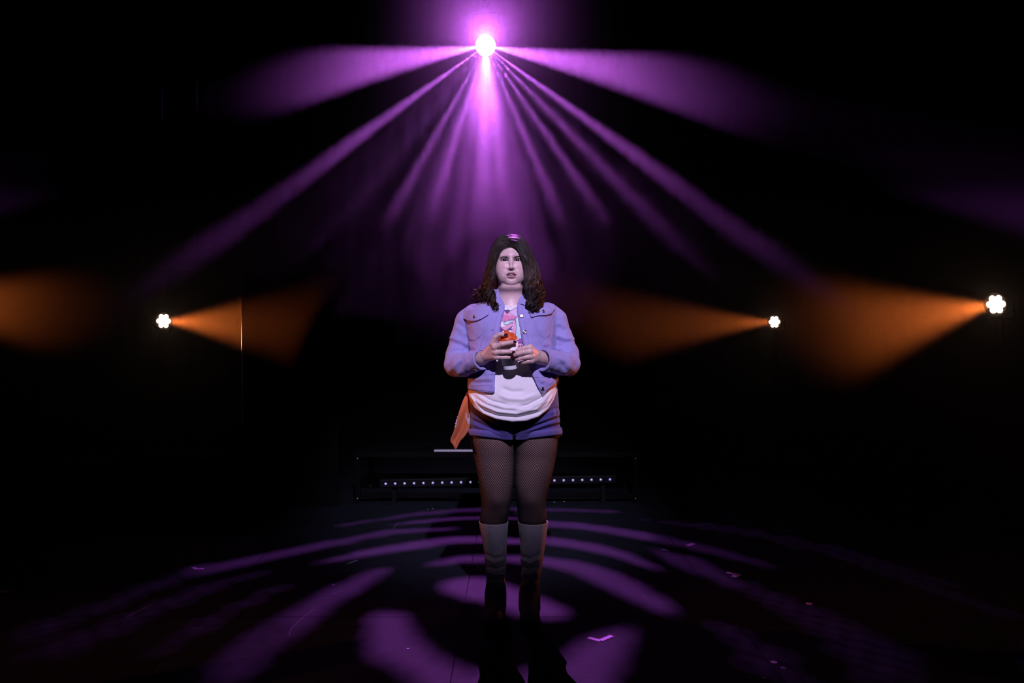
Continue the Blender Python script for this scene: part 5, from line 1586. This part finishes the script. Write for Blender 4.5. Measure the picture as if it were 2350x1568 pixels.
# ------------------------------------------------------------------ bandana tucked at her right hip
band_m = cloth_mat('rust_cloth', (0.50, 0.135, 0.045), 0.10, 300)
pais_m = mat('paisley_ink', (0.75, 0.62, 0.78), 0.8)
LE = [(1076, 893), (1072, 902), (1064, 918), (1056, 940), (1048, 965), (1041, 992), (1034, 1011), (1040, 1021), (1045.5, 1031)]
RE = [(1082, 900), (1083, 915), (1084, 928), (1086, 945), (1084, 962), (1077, 982), (1068, 1000), (1057, 1012), (1047.5, 1031)]
L_ = spline(LE, 34); R_ = spline(RE, 34)
V = []; nu = 15
for i in range(34):
    t = i / 33
    for j in range(nu):
        s = j / (nu - 1)
        x = L_[i, 0] * (1 - s) + R_[i, 0] * s; y = L_[i, 1] * (1 - s) + R_[i, 1] * s
        dep = 3.50 + 0.020 * (1 - t) - 0.010 * math.sin(s * math.pi * 2.4 + 2.2 * t) * min(1, t * 3) - 0.02 * s * (1 - t) + 0.006 * math.sin(9 * t + 4 * s)
        V.append(px(x, y, dep))
F = [[i * nu + j, (i + 1) * nu + j, (i + 1) * nu + j + 1, i * nu + j + 1] for i in range(33) for j in range(nu - 1)]
band = mesh_obj('bandana', V, F, band_m, person); band['label'] = 'rust orange bandana with white paisley hanging at the hip'
sm = band.modifiers.new('thick', 'SOLIDIFY'); sm.thickness = 0.003; sm.offset = 0
bb = bvh_of([tuple(v) for v in V], F)
def dots(path, w, n, r):
    P = spline(path, n)
    for k, (x, y) in enumerate(P):
        h, nr = shoot(bb, x + random.uniform(-w, w), y + random.uniform(-w, w), 0.0022)
        if h is None: continue
        a0 = random.uniform(0, 6.28); d = Vector((math.cos(a0), 0, math.sin(a0)))
        mb = MB(); mb.tube([h - d * r, h + Vector((0, -0.0004, 0)), h + d * r], [0.0008, 0.0017, 0.0008], 5)
        mb.build('paisley_mark', pais_m, band, True)
dots([(1083, 932), (1082, 944), (1080, 958), (1076, 970)], 2.2, 40, 0.0040)
dots([(1070, 950), (1072, 962), (1076, 970)], 1.0, 18, 0.003)
dots([(1051, 952), (1048, 965), (1045, 980)], 1.0, 20, 0.0032)

# ------------------------------------------------------------------ hair
hair_m = bpy.data.materials.new('brown_hair'); hair_m.use_nodes = True
nt = hair_m.node_tree; b = nt.nodes['Principled BSDF']
b.inputs['Base Color'].default_value = (0.012, 0.0055, 0.0045, 1); b.inputs['Roughness'].default_value = 0.50; b.inputs['Specular IOR Level'].default_value = 0.45
b.inputs['Sheen Weight'].default_value = 0.0
def G(*pts): return np.array([px(*p) for p in pts])
LEFT = [G((1169, 565, 3.418), (1152, 568, 3.416), (1140, 584, 3.422), (1134, 612, 3.426), (1131, 640, 3.422), (1132, 664, 3.406), (1135, 688, 3.386), (1138, 706, 3.376), (1134, 717, 3.372)),
        G((1167, 556, 3.440), (1148, 561, 3.434), (1135, 581, 3.438), (1128, 612, 3.442), (1126, 640, 3.445), (1128, 662, 3.432), (1132, 684, 3.398), (1139, 702, 3.378), (1137, 714, 3.374)),
        G((1167, 547, 3.480), (1147, 553, 3.470), (1132, 580, 3.466), (1124, 612, 3.468), (1121, 640, 3.47), (1119, 660, 3.46), (1114, 676, 3.45), (1102, 684, 3.445), (1092, 683, 3.445)),
        G((1168, 541, 3.530), (1146, 548, 3.525), (1128, 580, 3.525), (1120, 614, 3.525), (1116, 642, 3.525), (1110, 660, 3.515), (1099, 668, 3.505), (1090, 667, 3.50), (1086, 672, 3.50)),
        G((1169, 540, 3.575), (1150, 550, 3.585), (1134, 588, 3.595), (1126, 628, 3.595), (1120, 655, 3.60), (1112, 674, 3.60), (1100, 684, 3.60), (1088, 690, 3.60), (1080, 696, 3.60))]
RIGHT = [G((1169, 565, 3.416), (1184, 567, 3.410), (1196, 584, 3.411), (1202, 608, 3.416), (1205, 640, 3.418), (1207, 668, 3.406), (1210, 692, 3.386), (1213, 708, 3.376), (1210, 718, 3.372)),
         G((1170, 556, 3.44), (1188, 559, 3.428), (1203, 581, 3.428), (1211, 612, 3.434), (1215, 642, 3.436), (1217, 668, 3.418), (1220, 694, 3.388), (1222, 710, 3.376), (1217, 720, 3.372)),
         G((1171, 547, 3.48), (1193, 552, 3.470), (1211, 580, 3.466), (1221, 612, 3.466), (1227, 644, 3.456), (1230, 670, 3.436), (1231, 694, 3.406), (1232, 708, 3.383), (1226, 718, 3.378)),
         G((1171, 541, 3.53), (1196, 548, 3.526), (1216, 580, 3.525), (1229, 612, 3.52), (1237, 642, 3.505), (1242, 668, 3.485), (1240, 690, 3.455), (1238, 704, 3.428), (1232, 714, 3.415)),
         G((1171, 540, 3.575), (1194, 550, 3.585), (1213, 588, 3.595), (1226, 628, 3.595), (1236, 656, 3.58), (1243, 676, 3.56), (1240, 694, 3.53), (1234, 706, 3.50), (1238, 716, 3.49))]
for gd in (LEFT, RIGHT):
    for k, g in enumerate(gd[:3]):
        g[:4, 1] += np.array((0.020, 0.018, 0.011, 0.004)) * (1 - 0.25 * k)
SCALP_C = h2w((0, -1.6, 3.3))
hv = []; hf = []; off = 0
NPT = 44
tt = np.linspace(0, 1, NPT)
def strand_group(guides, t, n, seed, amp, clump, side, end_cut=1.0):
    global off
    rg = np.random.default_rng(seed)
    k = len(guides) - 1
    x = t * k; i = min(int(x), k - 1); fr = x - i
    g = guides[i] * (1 - fr) + guides[i + 1] * fr
    g = g.copy(); g[0, 0] += rg.normal(0, 0.008); g[0, 2] += rg.uniform(-0.002, 0.003)
    P = spline(g, NPT)
    # loose curl that opens towards the ends
    ph = rg.uniform(0, 6.28); wl = rg.uniform(3.6, 5.2)
    T = np.gradient(P, axis=0); T /= np.linalg.norm(T, axis=1, keepdims=True)
    out = P - SCALP_C; out /= np.linalg.norm(out, axis=1, keepdims=True)
    B = np.cross(T, out); B /= np.maximum(np.linalg.norm(B, axis=1, keepdims=True), 1e-6)
    A = np.cross(B, T)
    w = np.clip((tt - 0.22) / 0.5, 0, 1) ** 1.2 * amp
    P = P + B * (w * np.sin(ph + tt * wl * 6.28))[:, None] + A * (w * 0.8 * np.cos(ph + tt * wl * 6.28))[:, None]
    # fuller between root and end
    for s in range(n):
        o1, o2 = rg.normal(0, 1, 2)
        rad = clump * (0.35 + 0.65 * np.sin(np.clip(tt * 1.15, 0, 1) * math.pi * 0.75)) * (1 - 0.62 * np.clip(tt * 1.3 - 0.3, 0, 1))
        fz = rg.normal(0, 0.0006, (5, 3)); fzz = spline(fz, NPT) * (0.3 + tt[:, None])
        Q = P + B * (o1 * rad)[:, None] + A * (np.abs(o2) * rad * 0.6 + 0.002)[:, None] + fzz
        end = int(NPT * rg.uniform(0.76, 1.0) * end_cut)
        Q = Q[:max(end, 8)]
        m = len(Q)
        r = 0.00105 * np.sin(np.clip(np.linspace(0.12, 1.0, m), 0, 1) * math.pi) ** 0.5 + 0.0002
        v, f = tube_geo(Q, r, 3, False)
        hv.append(v); hf.append(np.array(f) + off); off += len(v)
for side, gd in ((0, LEFT), (1, RIGHT)):
    nc = 32 if side == 0 else 38
    for c in range(nc):
        t = (c + 0.5) / nc
        strand_group(gd, t, 36, 100 * side + c, 0.0110 + 0.003 * t, 0.0058, side)
    for c in range(22):       # stray curls
        strand_group(gd, random.uniform(0.1, 1), 12, 900 + 50 * side + c, 0.017, 0.0035, side)
# hair that rises from the hairline and is combed to the sides
for side, starts, mid in ((0, [(1168, 566), (1162, 566), (1156, 567.5), (1150, 571), (1145.5, 577), (1142, 585), (1139.5, 595)], [(1137, 588, 3.43), (1130, 614, 3.436), (1126, 640, 3.44), (1127, 662, 3.43)]),
                          (1, [(1169, 566), (1176, 565.5), (1182, 566.5), (1188, 570), (1193, 576), (1197, 585), (1200, 596)], [(1204, 588, 3.424), (1211, 614, 3.43), (1214, 642, 3.432), (1216, 664, 3.42)])):
    gd = []
    for x, y in starts:
        h, nr = shoot(head_bvh, x, y, 0.001)
        sg = -1 if side == 0 else 1
        rise = max(0.0, 1 - abs(x - 1169) / 30.0)
        p1 = px(x + sg * 2.5, y - 4.5 * rise - 0.5, h.y + 0.004); p2 = px(x + sg * (8 + 4 * rise), y - 5.5 * rise + 2, h.y + 0.012)
        gd.append(np.array([h, p1, p2] + [px(*m) for m in mid]))
    for c in range(26): strand_group(gd, (c + 0.5) / 26, 16, 2000 + 100 * side + c, 0.004, 0.0024, side)
# back curtain behind the neck
BACK = [G((1150, 548, 3.60), (1145, 600, 3.605), (1140, 650, 3.61), (1134, 690, 3.62), (1130, 712, 3.625)), G((1195, 548, 3.60), (1200, 600, 3.605), (1206, 650, 3.61), (1212, 690, 3.62), (1214, 712, 3.625))]
for c in range(14): strand_group(BACK, (c + 0.5) / 14, 22, 700 + c, 0.006, 0.008, 0)
hair = fast_mesh('hair', np.vstack(hv), np.vstack(hf), [hair_m], person); hair['label'] = 'long loosely curled dark brown hair'
# close cap of hair on the skull under the locks
m_ = q
hl = 6.1 - 0.055 * m_[:, 0] ** 2 - 0.5 * np.maximum(np.abs(m_[:, 0]) - 4.2, 0)
is_hair = ((m_[:, 2] > hl) | ((m_[:, 1] < 1.5) & (m_[:, 2] > -1.0)) | ((m_[:, 1] < -2.5) & (m_[:, 2] > -8))) & (m_[:, 2] > -9)
keep = is_hair[HF].all(1)
HN = np.zeros_like(HV)
fn = np.cross(HV[HF[:, 1]] - HV[HF[:, 0]], HV[HF[:, 2]] - HV[HF[:, 0]])
for k in range(4): np.add.at(HN, HF[:, k], fn)
HN /= np.maximum(np.linalg.norm(HN, axis=1, keepdims=True), 1e-9)
used, inv = np.unique(HF[keep], return_inverse=True)
cap = HV[used] + HN[used] * 0.0045
fast_mesh('hair_cap', cap, inv.reshape(-1, 4), [hair_m], person)
# small hoop at her left ear
ear = h2w((7.2, 0.2, -3.2))
mb = MB(); mb.tube([ear + np.array((0.002, -0.004 + 0.007 * math.sin(a), 0.007 * math.cos(a) - 0.006)) for a in np.linspace(0, 2 * math.pi, 17)], 0.0008, 5, False)
mb.build('earring', MATS['button_metal'], person, True)

# ------------------------------------------------------------------ the cup she holds
cup_m = mat('paper_cup', (0.80, 0.80, 0.84), 0.55, spec=0.3)
ice_m = mat('orange_ice', (0.62, 0.085, 0.012), 0.35, spec=0.6, var=0.25, vscale=160, bump=0.5, bscale=260)
c0 = Vector(CUP_BOT); c1 = Vector(CUP_TOP); axis = (c1 - c0); Hc = axis.length; axis.normalize()
cup = empty('paper_cup', c0); tag(cup, 'white paper cup heaped with orange ice held in both hands', 'cup')
RT, RB = 0.0425, 0.0295
mb = MB(); mb.lathe([(RB - 0.004, 0.004), (RB, 0.0), (RB + 0.0003, 0.002), (RT, Hc), (RT - 0.0012, Hc), (RB + 0.004, 0.02), (0.0001, 0.018)], c0, axis, 48)
mb.build('cup_body', cup_m, cup, True)
qm = axis.to_track_quat('Z', 'Y').to_matrix()
mb = MB(); mb.tube([c1 + qm @ Vector((RT * math.cos(a), RT * math.sin(a), 0)) for a in np.linspace(0, 2 * math.pi, 49)], 0.0024, 8, False)
mb.build('rim', cup_m, cup, True)
c1n = np.array(c1); axn = np.array(axis)
rgl = np.random.default_rng(3)
lumps = []
for k in range(70):
    a = rgl.uniform(0, 6.28); r = RT * 0.86 * math.sqrt(rgl.uniform(0, 1))
    hgt = 0.030 * (1 - (r / RT) ** 2) - 0.004
    lumps.append((c1n + np.array(qm @ Vector((r * math.cos(a), r * math.sin(a), hgt))), rgl.uniform(0.005, 0.0085)))
pk = V3(1158.5, 758.5, CUP_TOP[1] - 0.004)
def ice_field(w):
    w = w.astype(np.float32)
    rel = w - c1n.astype(np.float32)
    h = rel @ axn.astype(np.float32)
    rr = np.sqrt(np.maximum((rel * rel).sum(-1) - h * h, 0))
    d = sd_ell((rel @ np.array(qm, np.float32)), (0, 0, -0.006), (RT * 0.96, RT * 0.96, 0.036))
    for c, r in lumps: d = smin(d, np.sqrt(((w - c.astype(np.float32)) ** 2).sum(-1)) - np.float32(r), 0.006)
    d = smin(d, sd_cone(w, c1n + axn * 0.018 + (pk - c1n) * 0.35, pk, 0.011, 0.0022), 0.008)
    d = smax(d, -h - 0.006, 0.003)
    d = np.where(h < 0.002, np.maximum(d, rr - RT + 0.003), d)
    return d
V, F = surface(ice_field, c1n - 0.052, c1n + 0.062, 0.0014, relax=1)
ice = fast_mesh('orange_ice', V, F, [ice_m], cup); ice['label'] = 'heap of bright orange ice'
